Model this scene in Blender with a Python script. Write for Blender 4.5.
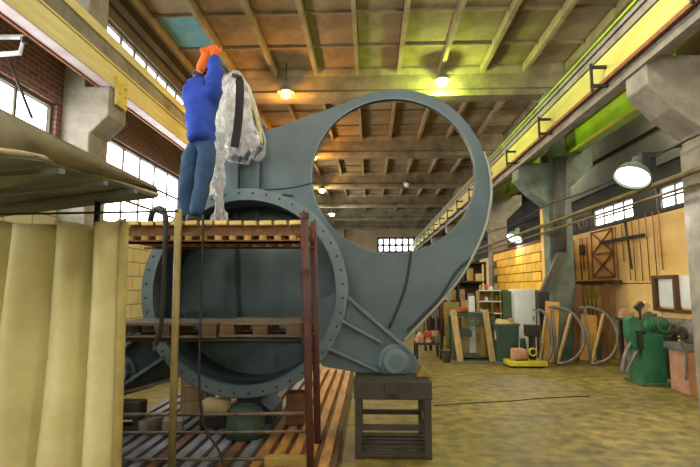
import bpy, bmesh, math, random
from mathutils import Vector, Matrix, Euler

random.seed(7)
for o in list(bpy.data.objects):
    bpy.data.objects.remove(o, do_unlink=True)
scene = bpy.context.scene
COL = scene.collection

# ------------------------------------------------------------------ camera
F = 500.0
TH = math.atan(54.5 / F)
PSI = math.atan(20 / F * math.cos(TH))
CAM = Vector((0, 0, 1.85))
cd = bpy.data.cameras.new('camera')
cam = bpy.data.objects.new('camera', cd)
COL.objects.link(cam)
cd.sensor_width = 36
cd.lens = F / 700 * 36
cd.clip_end = 200
cam.location = CAM
cam.rotation_euler = (math.pi / 2 + TH, 0, PSI)
scene.camera = cam
RM = Euler(cam.rotation_euler).to_matrix()

# ------------------------------------------------------------------ world, exposure
w = bpy.data.worlds.new('overcast_sky')
scene.world = w
w.use_nodes = True
bg = w.node_tree.nodes['Background']
bg.inputs[0].default_value = (0.85, 0.92, 1, 1)
bg.inputs[1].default_value = 1.0
vs = scene.view_settings
vs.view_transform = 'Standard'
vs.look = 'None'
vs.exposure = 0.0
vs.gamma = 1
vs.use_curve_mapping = False
try:
    scene.cycles.sample_clamp_indirect = 4.0
    scene.cycles.max_bounces = 8
    scene.cycles.diffuse_bounces = 5
except Exception:
    pass
WINDOW_GLOW = 9.5
PENDANT_W = 130.0
REAR_FILL_W = 300.0
AISLE_FILL_W = 260.0


def ray(px, py):
    return RM @ Vector(((px - 350) / F, (233.5 - py) / F, -1))


def PY(px, py, Y):
    d = ray(px, py)
    return CAM + d * (Y / d.y)


def PX(px, py, X):
    d = ray(px, py)
    return CAM + d * (X / d.x)


def PZ(px, py, Z):
    d = ray(px, py)
    return CAM + d * ((Z - CAM.z) / d.z)


# ------------------------------------------------------------------ materials
def lin(c):
    return tuple(((v / 255) / 12.92 if v / 255 <= 0.04045 else ((v / 255 + 0.055) / 1.055) ** 2.4) for v in c) + (1,)


MATS = {}


def mat(name, c, c2=None, rough=0.6, metal=0.0, scale=3.0, detail=6, bump=0.0, bscale=None, rnd=0.0, stretch=None,
        lo=0.35, hi=0.7, trans=0.0, spec=0.5):
    m = bpy.data.materials.new(name)
    m.use_nodes = True
    nt = m.node_tree
    b = nt.nodes['Principled BSDF']
    b.inputs['Roughness'].default_value = rough
    b.inputs['Metallic'].default_value = metal
    b.inputs['Specular IOR Level'].default_value = spec
    tc = nt.nodes.new('ShaderNodeTexCoord')
    mp = nt.nodes.new('ShaderNodeMapping')
    nt.links.new(tc.outputs['Object'], mp.inputs[0])
    if stretch:
        mp.inputs['Scale'].default_value = stretch
    n = nt.nodes.new('ShaderNodeTexNoise')
    n.inputs['Scale'].default_value = scale
    n.inputs['Detail'].default_value = detail
    n.inputs['Roughness'].default_value = 0.65
    nt.links.new(mp.outputs[0], n.inputs['Vector'])
    r = nt.nodes.new('ShaderNodeValToRGB')
    r.color_ramp.elements[0].position = lo
    r.color_ramp.elements[1].position = hi
    r.color_ramp.elements[0].color = lin(c)
    r.color_ramp.elements[1].color = lin(c2 or tuple(max(0, v * 0.72) for v in c))
    nt.links.new(n.outputs['Fac'], r.inputs[0])
    out = r.outputs[0]
    if rnd:
        oi = nt.nodes.new('ShaderNodeObjectInfo')
        mr = nt.nodes.new('ShaderNodeMapRange')
        mr.inputs['To Min'].default_value = 1 - rnd
        mr.inputs['To Max'].default_value = 1 + rnd
        nt.links.new(oi.outputs['Random'], mr.inputs['Value'])
        hs = nt.nodes.new('ShaderNodeHueSaturation')
        nt.links.new(mr.outputs[0], hs.inputs['Value'])
        nt.links.new(out, hs.inputs['Color'])
        out = hs.outputs[0]
    nt.links.new(out, b.inputs['Base Color'])
    if bump:
        bn = nt.nodes.new('ShaderNodeTexNoise')
        bn.inputs['Scale'].default_value = bscale or scale * 4
        bn.inputs['Detail'].default_value = 5
        nt.links.new(mp.outputs[0], bn.inputs['Vector'])
        bu = nt.nodes.new('ShaderNodeBump')
        bu.inputs['Strength'].default_value = bump
        bu.inputs['Distance'].default_value = 0.03
        nt.links.new(bn.outputs['Fac'], bu.inputs['Height'])
        nt.links.new(bu.outputs[0], b.inputs['Normal'])
    if trans:
        b.inputs['Transmission Weight'].default_value = trans
    MATS[name] = m
    return m


def brickmat(name, c, c2, mortar, bw=0.25, bh=0.075, axes='yz', gap=0.012):
    m = bpy.data.materials.new(name)
    m.use_nodes = True
    nt = m.node_tree
    b = nt.nodes['Principled BSDF']
    b.inputs['Roughness'].default_value = 0.85
    tc = nt.nodes.new('ShaderNodeTexCoord')
    sp = nt.nodes.new('ShaderNodeSeparateXYZ')
    cb = nt.nodes.new('ShaderNodeCombineXYZ')
    nt.links.new(tc.outputs['Object'], sp.inputs[0])
    nt.links.new(sp.outputs[1 if axes[0] == 'y' else 0], cb.inputs[0])
    nt.links.new(sp.outputs[2], cb.inputs[1])
    t = nt.nodes.new('ShaderNodeTexBrick')
    t.inputs['Scale'].default_value = 1
    t.inputs['Brick Width'].default_value = bw
    t.inputs['Row Height'].default_value = bh
    t.inputs['Mortar Size'].default_value = gap
    t.inputs['Color1'].default_value = lin(c)
    t.inputs['Color2'].default_value = lin(c2)
    t.inputs['Mortar'].default_value = lin(mortar)
    nt.links.new(cb.outputs[0], t.inputs['Vector'])
    n = nt.nodes.new('ShaderNodeTexNoise')
    n.inputs['Scale'].default_value = 1.3
    n.inputs['Detail'].default_value = 6
    nt.links.new(tc.outputs['Object'], n.inputs['Vector'])
    mx = nt.nodes.new('ShaderNodeMix')
    mx.data_type = 'RGBA'
    mx.blend_type = 'MULTIPLY'
    mx.inputs[0].default_value = 0.55
    nt.links.new(t.outputs['Color'], mx.inputs[6])
    nt.links.new(n.outputs['Fac'], mx.inputs[7])
    nt.links.new(mx.outputs[2], b.inputs['Base Color'])
    bu = nt.nodes.new('ShaderNodeBump')
    bu.inputs['Strength'].default_value = 0.5
    bu.inputs['Distance'].default_value = 0.01
    bu.invert = True
    nt.links.new(t.outputs['Fac'], bu.inputs['Height'])
    nt.links.new(bu.outputs[0], b.inputs['Normal'])
    MATS[name] = m
    return m


def emit(name, c, s):
    m = bpy.data.materials.new(name)
    m.use_nodes = True
    nt = m.node_tree
    nt.nodes.remove(nt.nodes['Principled BSDF'])
    e = nt.nodes.new('ShaderNodeEmission')
    e.inputs[0].default_value = tuple(c) + (1,)
    e.inputs[1].default_value = s
    nt.links.new(e.outputs[0], nt.nodes['Material Output'].inputs[0])
    MATS[name] = m
    return m


# setting
mat('concrete_beam', (140, 128, 98), (92, 83, 63), rough=0.9, scale=1.6, bump=0.25, bscale=14)
mat('ceiling_ochre', (146, 128, 94), (100, 86, 62), rough=0.9, scale=1.1, bump=0.2, bscale=10, rnd=0.16)
mat('ceiling_rib', (150, 134, 100), (106, 94, 68), rough=0.9, scale=1.5, rnd=0.1)
mat('teal_panel', (104, 160, 164), (84, 134, 138), rough=0.8, scale=2)
mat('concrete_column', (158, 150, 132), (112, 106, 92), rough=0.9, scale=2.2, bump=0.3, bscale=16)
mat('teal_column', (120, 132, 114), (80, 86, 76), rough=0.8, scale=2.5, bump=0.2)
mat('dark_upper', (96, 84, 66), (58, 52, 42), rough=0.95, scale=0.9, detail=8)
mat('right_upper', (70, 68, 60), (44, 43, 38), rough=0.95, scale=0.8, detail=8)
mat('yellow_plaster', (242, 204, 132), (224, 180, 100), rough=0.8, scale=0.9, rnd=0.05)
mat('yellow_block', (244, 196, 70), (222, 168, 48), rough=0.8, scale=2.5, rnd=0.12)
mat('mortar_dark', (120, 88, 40), (92, 70, 36), rough=0.95)
mat('far_wall', (168, 150, 116), (120, 106, 80), rough=0.95, scale=0.5)
brickmat('red_brick', (128, 78, 62), (104, 62, 52), (136, 116, 96), 0.26, 0.085)
brickmat('cream_block', (246, 232, 178), (238, 220, 160), (180, 160, 110), 0.6, 0.3, gap=0.014)
mat('window_frame', (96, 88, 72), (70, 64, 54), rough=0.8)
emit('daylight_pane', (0.93, 0.97, 1.0), WINDOW_GLOW)
# girders
mat('girder_cream', (226, 214, 150), (186, 166, 96), rough=0.6, scale=1.1, detail=9, stretch=(1, 0.35, 1.4), lo=0.42, hi=0.72)
mat('girder_yellow', (216, 196, 96), (176, 150, 62), rough=0.6, scale=1.1, detail=9, stretch=(1, 0.35, 1.4), lo=0.42, hi=0.72)
mat('girder_right', (198, 188, 100), (160, 146, 64), rough=0.6, scale=1.1, detail=9, stretch=(1, 0.35, 1.4), lo=0.42, hi=0.72)
mat('girder_grey', (150, 142, 128), (100, 94, 82), rough=0.7, scale=1.5)
mat('girder_under', (196, 180, 176), (160, 142, 132), rough=0.7, scale=1.8)
mat('girder_lime', (150, 184, 34), (112, 140, 26), rough=0.6, scale=1.5)
mat('rust_rail', (150, 92, 48), (104, 60, 34), rough=0.8, scale=6)
mat('dark_steel', (58, 54, 46), (36, 34, 30), rough=0.6, metal=0.3, scale=5)
mat('conduit_ochre', (124, 104, 56), (84, 72, 40), rough=0.6, scale=3)
# valve
mat('valve_grey', (90, 108, 110), (68, 84, 88), rough=0.48, scale=1.5, detail=8, bump=0.06, bscale=9, lo=0.3, hi=0.75)
mat('valve_flange', (104, 122, 124), (80, 98, 102), rough=0.45, scale=2.5, bump=0.05)
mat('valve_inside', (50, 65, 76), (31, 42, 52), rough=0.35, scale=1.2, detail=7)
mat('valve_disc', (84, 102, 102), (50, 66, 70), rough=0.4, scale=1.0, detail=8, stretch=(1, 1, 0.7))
mat('valve_edge', (158, 164, 140), (130, 140, 124), rough=0.4, metal=0.3)
mat('bolt_hole', (22, 26, 28), (14, 16, 18), rough=0.7)
mat('dark_seam', (50, 58, 60), (40, 46, 48), rough=0.6)
# scaffold etc.
mat('pole_yellow', (166, 152, 92), (128, 110, 60), rough=0.5, scale=6, stretch=(1, 1, 0.3))
mat('pole_rust', (98, 56, 44), (60, 36, 29), rough=0.7, scale=8, stretch=(1, 1, 0.4))
mat('slat_wood', (196, 164, 92), (122, 86, 44), rough=0.8, scale=5, stretch=(4, 0.7, 4), rnd=0.15)
mat('slat_dark', (112, 76, 40), (70, 46, 26), rough=0.85, scale=5, stretch=(4, 0.7, 4), rnd=0.2)
mat('slat_end', (214, 194, 118), (150, 122, 62), rough=0.8, scale=9, rnd=0.25)
mat('angle_rust', (132, 74, 34), (84, 48, 28), rough=0.75, scale=7)
mat('pallet_wood', (112, 98, 80), (70, 58, 44), rough=0.85, scale=5, stretch=(0.7, 4, 4), rnd=0.2)
mat('pallet_block', (110, 86, 54), (66, 50, 34), rough=0.85, scale=6, rnd=0.2)
mat('rail_steel', (116, 104, 88), (70, 58, 46), rough=0.5, metal=0.3, scale=7)
mat('plank_orange', (194, 142, 70), (134, 90, 42), rough=0.6, scale=4, stretch=(4, 0.5, 4), rnd=0.18)
mat('plank_grey', (128, 128, 130), (84, 82, 86), rough=0.55, scale=4, stretch=(4, 0.5, 4), rnd=0.2)
mat('plank_brown', (120, 82, 50), (78, 52, 34), rough=0.7, scale=4, stretch=(4, 0.5, 4), rnd=0.25)
mat('stand_steel', (62, 55, 40), (38, 34, 26), rough=0.65, scale=5, bump=0.1)
mat('canvas', (222, 214, 158), (182, 170, 110), rough=0.95, scale=1.4, detail=8, bump=0.12, bscale=6, lo=0.3, hi=0.75)
mat('canvas_hem', (176, 160, 96), (140, 124, 66), rough=0.95, scale=3)
mat('hood_sheet', (150, 142, 108), (108, 102, 78), rough=0.6, scale=2, detail=8)
mat('hood_under', (124, 130, 130), (92, 99, 100), rough=0.7, scale=1.6)
mat('hood_lip', (206, 196, 158), (170, 160, 124), rough=0.5, scale=4)
mat('black_rubber', (34, 32, 32), (22, 22, 22), rough=0.6)
mat('dark_strap', (48, 40, 36), (30, 26, 24), rough=0.85, scale=8)
# person
mat('jacket_blue', (36, 72, 176), (22, 48, 132), rough=0.85, scale=5, bump=0.25, bscale=9)
mat('jeans', (48, 78, 112), (30, 52, 80), rough=0.9, scale=6, bump=0.2, bscale=14)
mat('skin', (196, 146, 116), (180, 128, 98), rough=0.6)
mat('glove_orange', (226, 110, 34), (190, 84, 24), rough=0.8, scale=8)
mat('shoe_dark', (38, 36, 38), (26, 24, 26), rough=0.6)
mat('hair_dark', (50, 38, 30), (34, 26, 20), rough=0.8)
# clutter
mat('duct_grey', (86, 82, 72), (58, 55, 48), rough=0.6, scale=4)
mat('machine_green', (50, 118, 82), (34, 86, 58), rough=0.4, scale=3)
mat('cabinet_green', (84, 104, 66), (58, 74, 46), rough=0.6, scale=2.5)
mat('bin_green', (56, 82, 62), (38, 58, 44), rough=0.6, scale=3)
mat('olive_yellow', (160, 136, 62), (116, 96, 42), rough=0.7, scale=3)
mat('tan_wood', (190, 160, 108), (150, 122, 78), rough=0.8, scale=4, stretch=(3, 3, 0.6), rnd=0.12)
mat('orange_board', (224, 170, 88), (196, 140, 66), rough=0.8, scale=2)
mat('white_paint', (240, 242, 242), (220, 224, 222), rough=0.5, scale=2)
mat('cream_box', (214, 190, 140), (186, 158, 106), rough=0.8, scale=3)
mat('yellow_paint', (214, 200, 40), (176, 160, 30), rough=0.5, scale=4)
mat('grey_steel', (128, 126, 122), (92, 90, 86), rough=0.45, metal=0.4, scale=4)
mat('pink_tan', (196, 148, 116), (160, 116, 88), rough=0.7, scale=4)
mat('red_rag', (190, 84, 56), (150, 60, 40), rough=0.9)
mat('enamel_green', (120, 134, 112), (92, 104, 88), rough=0.35)
mat('white_inside', (230, 230, 224), (215, 215, 208), rough=0.5)


def floor_material():
    m = bpy.data.materials.new('worn_concrete')
    m.use_nodes = True
    nt = m.node_tree
    b = nt.nodes['Principled BSDF']
    tc = nt.nodes.new('ShaderNodeTexCoord')
    n1 = nt.nodes.new('ShaderNodeTexNoise')
    n1.inputs['Scale'].default_value = 0.7
    n1.inputs['Detail'].default_value = 9
    n1.inputs['Roughness'].default_value = 0.7
    n2 = nt.nodes.new('ShaderNodeTexNoise')
    n2.inputs['Scale'].default_value = 5
    n2.inputs['Detail'].default_value = 8
    for n in (n1, n2):
        nt.links.new(tc.outputs['Object'], n.inputs['Vector'])
    r1 = nt.nodes.new('ShaderNodeValToRGB')
    e = r1.color_ramp.elements
    e[0].position, e[0].color = 0.3, lin((108, 98, 48))
    e[1].position, e[1].color = 0.72, lin((158, 140, 70))
    nt.links.new(n1.outputs['Fac'], r1.inputs[0])
    r2 = nt.nodes.new('ShaderNodeValToRGB')
    e = r2.color_ramp.elements
    e[0].position, e[0].color = 0.36, (0.5, 0.52, 0.5, 1)
    e[1].position, e[1].color = 0.64, (1.15, 1.12, 1.05, 1)
    nt.links.new(n2.outputs['Fac'], r2.inputs[0])
    mx = nt.nodes.new('ShaderNodeMix')
    mx.data_type = 'RGBA'
    mx.blend_type = 'MULTIPLY'
    mx.inputs[0].default_value = 1
    nt.links.new(r1.outputs[0], mx.inputs[6])
    nt.links.new(r2.outputs[0], mx.inputs[7])
    nt.links.new(mx.outputs[2], b.inputs['Base Color'])
    r3 = nt.nodes.new('ShaderNodeMapRange')
    r3.inputs['To Min'].default_value = 0.35
    r3.inputs['To Max'].default_value = 0.7
    nt.links.new(n1.outputs['Fac'], r3.inputs['Value'])
    nt.links.new(r3.outputs[0], b.inputs['Roughness'])
    bu = nt.nodes.new('ShaderNodeBump')
    bu.inputs['Strength'].default_value = 0.15
    bu.inputs['Distance'].default_value = 0.02
    nt.links.new(n2.outputs['Fac'], bu.inputs['Height'])
    nt.links.new(bu.outputs[0], b.inputs['Normal'])
    MATS['floor'] = m


floor_material()


def plastic_material():
    m = bpy.data.materials.new('clear_plastic')
    m.use_nodes = True
    nt = m.node_tree
    b = nt.nodes['Principled BSDF']
    b.inputs['Base Color'].default_value = (0.7, 0.7, 0.68, 1)
    b.inputs['Roughness'].default_value = 0.25
    tr = nt.nodes.new('ShaderNodeBsdfTransparent')
    tl = nt.nodes.new('ShaderNodeBsdfTranslucent')
    tl.inputs[0].default_value = (0.9, 0.9, 0.88, 1)
    m1 = nt.nodes.new('ShaderNodeMixShader')
    m1.inputs[0].default_value = 0.35
    nt.links.new(b.outputs[0], m1.inputs[1])
    nt.links.new(tl.outputs[0], m1.inputs[2])
    m2 = nt.nodes.new('ShaderNodeMixShader')
    n = nt.nodes.new('ShaderNodeTexNoise')
    n.inputs['Scale'].default_value = 7
    n.inputs['Detail'].default_value = 4
    tc = nt.nodes.new('ShaderNodeTexCoord')
    nt.links.new(tc.outputs['Object'], n.inputs['Vector'])
    r = nt.nodes.new('ShaderNodeMapRange')
    r.inputs['From Min'].default_value = 0.35
    r.inputs['From Max'].default_value = 0.65
    r.inputs['To Min'].default_value = 0.2
    r.inputs['To Max'].default_value = 0.76
    nt.links.new(n.outputs['Fac'], r.inputs['Value'])
    nt.links.new(r.outputs[0], m2.inputs[0])
    nt.links.new(m1.outputs[0], m2.inputs[1])
    nt.links.new(tr.outputs[0], m2.inputs[2])
    nt.links.new(m2.outputs[0], nt.nodes['Material Output'].inputs[0])
    MATS['plastic'] = m


plastic_material()


# ------------------------------------------------------------------ mesh helpers
def BM():
    return bmesh.new()


def box(bm, c, s, rot=None):
    M = Matrix.Translation(Vector(c))
    if rot is not None:
        M = M @ Euler(rot).to_matrix().to_4x4()
    M = M @ Matrix.Diagonal((s[0], s[1], s[2], 1))
    bmesh.ops.create_cube(bm, size=1, matrix=M)
    return bm


def span(bm, a, b):
    a, b = Vector(a), Vector(b)
    d = b - a
    return box(bm, (a + b) / 2, (abs(d.x), abs(d.y), abs(d.z)))


def frame_from(d):
    d = d.normalized()
    up = Vector((0, 0, 1)) if abs(d.z) < 0.95 else Vector((0, 1, 0))
    u = d.cross(up).normalized()
    v = u.cross(d).normalized()
    return u, v


def bar(bm, a, b, wd, ht):
    """box along a-b, wd sideways, ht upward"""
    a, b = Vector(a), Vector(b)
    u, v = frame_from(b - a)
    vs_ = []
    for p in (a, b):
        for su, sv in ((-1, -1), (1, -1), (1, 1), (-1, 1)):
            vs_.append(bm.verts.new(p + u * su * wd / 2 + v * sv * ht / 2))
    for k in range(4):
        bm.faces.new((vs_[k], vs_[(k + 1) % 4], vs_[4 + (k + 1) % 4], vs_[4 + k]))
    bm.faces.new(vs_[3::-1])
    bm.faces.new(vs_[4:])
    return bm


def tube(bm, pts, r, seg=10, cyc=False, caps=True):
    pts = [Vector(p) for p in pts]
    n = len(pts)
    rr = r if isinstance(r, (list, tuple)) else [r] * n
    rings = []
    u = None
    for i, p in enumerate(pts):
        a = pts[i - 1] if (i > 0 or cyc) else pts[i]
        b = pts[(i + 1) % n] if (i < n - 1 or cyc) else pts[i]
        d = (b - a).normalized()
        if u is None:
            u, v = frame_from(d)
        else:
            u = (u - d * u.dot(d)).normalized()
            v = d.cross(u).normalized() * -1
        v = u.cross(d)
        rings.append([bm.verts.new(p + (u * math.cos(t) + v * math.sin(t)) * rr[i])
                      for t in [2 * math.pi * k / seg for k in range(seg)]])
    m = n if cyc else n - 1
    for i in range(m):
        A, B = rings[i], rings[(i + 1) % n]
        for k in range(seg):
            f = bm.faces.new((A[k], A[(k + 1) % seg], B[(k + 1) % seg], B[k]))
            f.smooth = True
    if caps and not cyc:
        bm.faces.new(rings[0][::-1])
        bm.faces.new(rings[-1])
    return bm


def lathe(bm, prof, M=None, seg=32, smooth=True, closed=False):
    """prof: list of (r, h) about +Z, transformed by M"""
    M = M or Matrix.Identity(4)
    rings = []
    for r, h in prof:
        if r < 1e-6:
            rings.append([bm.verts.new(M @ Vector((0, 0, h)))])
        else:
            rings.append([bm.verts.new(M @ Vector((r * math.cos(2 * math.pi * k / seg), r * math.sin(2 * math.pi * k / seg), h)))
                          for k in range(seg)])
    L = len(rings)
    for i in range(L if closed else L - 1):
        A, B = rings[i], rings[(i + 1) % L]
        for k in range(seg):
            k2 = (k + 1) % seg
            if len(A) == 1 and len(B) == 1:
                continue
            if len(A) == 1:
                f = bm.faces.new((A[0], B[k2], B[k]))
            elif len(B) == 1:
                f = bm.faces.new((A[k], A[k2], B[0]))
            else:
                f = bm.faces.new((A[k], A[k2], B[k2], B[k]))
            f.smooth = smooth
    return bm


def axisM(p, d):
    """matrix whose +Z points along d at p"""
    return Matrix.Translation(Vector(p)) @ Vector(d).to_track_quat('Z', 'Y').to_matrix().to_4x4()


def cyl(bm, a, b, r, r2=None, seg=20):
    a, b = Vector(a), Vector(b)
    h = (b - a).length
    r2 = r if r2 is None else r2
    bmm = lathe(bm, [(0, 0), (r, 0)], axisM(a, b - a), seg, False)
    lathe(bm, [(r, 0), (r2, h)], axisM(a, b - a), seg, True)
    lathe(bm, [(r2, h), (0, h)], axisM(a, b - a), seg, False)
    return bm


def plate(bm, outer, y0, y1, holes=(), axis='y'):
    """flat polygon in (x,z) with holes, thick from y0 to y1 (axis y) or (y,z) with x0..x1 (axis x)"""
    def P(q, t):
        return Vector((q[0], t, q[1])) if axis == 'y' else Vector((t, q[0], q[1]))
    es = []
    for loop in [outer] + list(holes):
        vv = [bm.verts.new(P(q, y0)) for q in loop]
        for i in range(len(vv)):
            es.append(bm.edges.new((vv[i], vv[(i + 1) % len(vv)])))
    res = bmesh.ops.triangle_fill(bm, use_beauty=True, use_dissolve=False, edges=es)
    fs = [g for g in res['geom'] if isinstance(g, bmesh.types.BMFace)]
    ex = bmesh.ops.extrude_face_region(bm, geom=fs)
    vv = [g for g in ex['geom'] if isinstance(g, bmesh.types.BMVert)]
    bmesh.ops.translate(bm, verts=vv, vec=P((0, 0), y1 - y0))
    bmesh.ops.recalc_face_normals(bm, faces=bm.faces[:])
    return bm


def circle(cx, cz, r, n=64, rz=None):
    return [(cx + r * math.cos(2 * math.pi * k / n), cz + (rz or r) * math.sin(2 * math.pi * k / n)) for k in range(n)]


def smoothpts(pts, n=6, cyc=False):
    pts = [Vector(p) for p in pts]
    out = []
    N = len(pts)
    for i in range(N if cyc else N - 1):
        p0 = pts[(i - 1) % N] if (cyc or i > 0) else pts[i]
        p1 = pts[i]
        p2 = pts[(i + 1) % N]
        p3 = pts[(i + 2) % N] if (cyc or i < N - 2) else p2
        for k in range(n):
            t = k / n
            out.append(0.5 * ((2 * p1) + (p2 - p0) * t + (2 * p0 - 5 * p1 + 4 * p2 - p3) * t * t + (3 * p1 - p0 - 3 * p2 + p3) * t ** 3))
    if not cyc:
        out.append(pts[-1])
    return out


def wpos(o):
    v = Vector(o.location)
    while o.parent:
        o = o.parent
        v += Vector(o.location)
    return v


def obj(name, bm, m, parent=None, smooth=False, bevel=0.0):
    """link a bmesh given in world coordinates as a mesh object (child meshes are made relative to their parent)"""
    me = bpy.data.meshes.new(name)
    bmesh.ops.recalc_face_normals(bm, faces=bm.faces[:])
    xs = [v.co for v in bm.verts]
    lo = Vector((min(v.x for v in xs), min(v.y for v in xs), min(v.z for v in xs)))
    hi = Vector((max(v.x for v in xs), max(v.y for v in xs), max(v.z for v in xs)))
    org = Vector(((lo.x + hi.x) / 2, (lo.y + hi.y) / 2, lo.z))
    bmesh.ops.translate(bm, verts=bm.verts[:], vec=-org)
    bm.to_mesh(me)
    bm.free()
    if smooth:
        for p in me.polygons:
            p.use_smooth = True
    o = bpy.data.objects.new(name, me)
    for mm in (m if isinstance(m, (list, tuple)) else [m]):
        me.materials.append(MATS[mm])
    COL.objects.link(o)
    if parent:
        o.parent = parent
        o.location = org - wpos(parent)
    else:
        o.location = org
    if bevel:
        b = o.modifiers.new('bevel', 'BEVEL')
        b.width = bevel
        b.segments = 2
        b.limit_method = 'ANGLE'
    return o


def tag(o, label, cat, group=None):
    o['label'] = label
    o['category'] = cat
    if group:
        o['group'] = group
    return o


def thing(name, label, cat, loc=(0, 0, 0), group=None):
    o = bpy.data.objects.new(name, None)
    o.empty_display_size = 0.1
    COL.objects.link(o)
    o.location = loc
    return tag(o, label, cat, group)


def struct(name, bm, m, parent=None):
    o = obj(name, bm, m, parent)
    o['kind'] = 'structure'
    return o


def shared(name, src, parent, loc, rot=(0, 0, 0), m=None):
    o = bpy.data.objects.new(name, src)
    COL.objects.link(o)
    o.parent = parent
    o.location = Vector(loc) - wpos(parent)
    o.rotation_euler = rot
    return o


def boxmesh(name, s, m):
    bm = BM()
    box(bm, (0, 0, 0), s)
    me = bpy.data.meshes.new(name)
    bm.to_mesh(me)
    bm.free()
    me.materials.append(MATS[m])
    return me


def copy_tree(o, parent=None):
    c = o.copy()
    COL.objects.link(c)
    c.parent = parent
    for ch in [x for x in bpy.data.objects if x.parent == o]:
        copy_tree(ch, c)
    return c


def point(name, loc, col, watts, r=0.1, parent=None):
    l = bpy.data.lights.new(name, 'POINT')
    l.energy = watts
    l.color = col
    l.shadow_soft_size = r
    o = bpy.data.objects.new(name, l)
    COL.objects.link(o)
    if parent:
        o.parent = parent
        o.location = Vector(loc) - wpos(parent)
    else:
        o.location = loc
    return o


# ------------------------------------------------------------------ the hall
S = 6.3
COLS = [7.1 + S * k for k in range(-3, 7)]      # column rows along the hall
YR, YF = -7.0, 45.6
XL, XR = -5.1, 6.6
ZC = 1.85 + 6.1
CR = 4.76                                         # inner face of right columns
CLX = -4.62                                      # inner face of left columns

bm = BM()
span(bm, (XL - 0.3, YR, -0.2), (XR + 0.3, YF, 0))
floor = struct('floor', bm, 'floor')

bm = BM()
span(bm, (XL - 0.3, YR, ZC + 0.12), (XR + 0.3, YF, ZC + 0.4))
ceiling = struct('ceiling', bm, 'ceiling_rib')
RIBX = [-4.95 + 1.155 * k for k in range(0, 11)]
for yc in COLS:                                   # transverse beams, I-shaped with haunches
    bm = BM()
    prof = [(-0.3, 0.12), (0.3, 0.12), (0.3, -0.02), (0.15, -0.14), (0.15, -0.55), (0.24, -0.64), (0.24, -0.8), (-0.24, -0.8),
            (-0.24, -0.64), (-0.15, -0.55), (-0.15, -0.14), (-0.3, -0.02)]
    plate(bm, [(yc + 0.3 + a, ZC + b) for a, b in prof], XL, XR, axis='x')
    obj('beam', bm, 'concrete_beam', ceiling)
rib_me = boxmesh('rib', (0.1, S - 0.56, 0.3), 'ceiling_rib')
cross_me = boxmesh('cross_rib', (1.155 - 0.1, 0.06, 0.13), 'ceiling_rib')
pan_me = boxmesh('ceiling_panel', (1.155 - 0.14, S / 4 - 0.09, 0.06), 'ceiling_ochre')
teal_me = boxmesh('ceiling_panel', (1.155 - 0.14, S / 4 - 0.09, 0.06), 'teal_panel')
for i, yc in enumerate(COLS[:-1]):
    y0 = yc + 0.3
    for k, x in enumerate(RIBX):
        if yc > 27 and k % 2:
            continue
        shared('rib', rib_me, ceiling, (x, y0 + S / 2, ZC - 0.03))
        if k < len(RIBX) - 1 and yc < 27:
            for j in range(4):
                yy = y0 + (j + 0.5) * S / 4
                tealhere = (k == 0 and i == 3 and j == 2)
                shared('ceiling_panel', teal_me if tealhere else pan_me, ceiling, (x + 0.5775, yy, ZC + 0.085))
                if j:
                    shared('cross_rib', cross_me, ceiling, (x + 0.5775, y0 + j * S / 4, ZC + 0.055))


def window_grid(name, parent_wall, xw, y0, y1, z0, z1, ny, nz, depth=0.1, bars=0.05):
    """window in a side wall: frame, mullions and separate panes"""
    bm = BM()
    box(bm, (xw, (y0 + y1) / 2, z0 - 0.03), (depth, y1 - y0 + 0.12, 0.06))
    box(bm, (xw, (y0 + y1) / 2, z1 + 0.03), (depth, y1 - y0 + 0.12, 0.06))
    box(bm, (xw, y0 - 0.03, (z0 + z1) / 2), (depth, 0.06, z1 - z0))
    box(bm, (xw, y1 + 0.03, (z0 + z1) / 2), (depth, 0.06, z1 - z0))
    wo = struct(name, bm, 'window_frame')
    dy, dz = (y1 - y0) / ny, (z1 - z0) / nz
    vm = boxmesh('mullion', (depth * 0.7, bars, z1 - z0), 'window_frame')
    hm = boxmesh('transom', (depth * 0.6, y1 - y0, bars), 'window_frame')
    pm = boxmesh('pane', (0.01, dy - bars, dz - bars), 'daylight_pane')
    for k in range(1, ny):
        shared('mullion', vm, wo, (xw, y0 + k * dy, (z0 + z1) / 2))
    for k in range(1, nz):
        shared('transom', hm, wo, (xw, (y0 + y1) / 2, z0 + k * dz))
    for a in range(ny):
        for b in range(nz):
            shared('pane', pm, wo, (xw, y0 + (a + 0.5) * dy, z0 + (b + 0.5) * dz))
    return wo


# left wall: lower cream blocks, brick band with windows, dark upper wall with clerestory
WZ0, WZ1 = 3.16, 4.78
CZ0, CZ1 = 6.68, 7.08
bays = [(c + 1.5, c + S + 0.55) for c in COLS[:-1]]
bm = BM()
span(bm, (XL - 0.3, YR, 0), (XL, YF, WZ0 - 0.06))
wall_left = struct('wall_left', bm, 'cream_block')
bm = BM()
prev = YR
for a, b in bays:
    span(bm, (XL - 0.3, prev, WZ0 - 0.06), (XL, a - 0.06, WZ1 + 0.06))
    prev = b + 0.06
span(bm, (XL - 0.3, prev, WZ0 - 0.06), (XL, YF, WZ1 + 0.06))
span(bm, (XL - 0.3, YR, WZ1 + 0.06), (XL, YF, CZ0 - 0.06))
obj('brickwork', bm, 'red_brick', wall_left)
bm = BM()
prev = YR
for a, b in bays:
    span(bm, (XL - 0.3, prev, CZ0 - 0.06), (XL, a - 0.06, CZ1 + 0.06))
    prev = b + 0.06
span(bm, (XL - 0.3, prev, CZ0 - 0.06), (XL, YF, CZ1 + 0.06))
span(bm, (XL - 0.3, YR, CZ1 + 0.06), (XL, YF, ZC + 0.12))
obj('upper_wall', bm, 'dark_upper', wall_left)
bm = BM()
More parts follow.
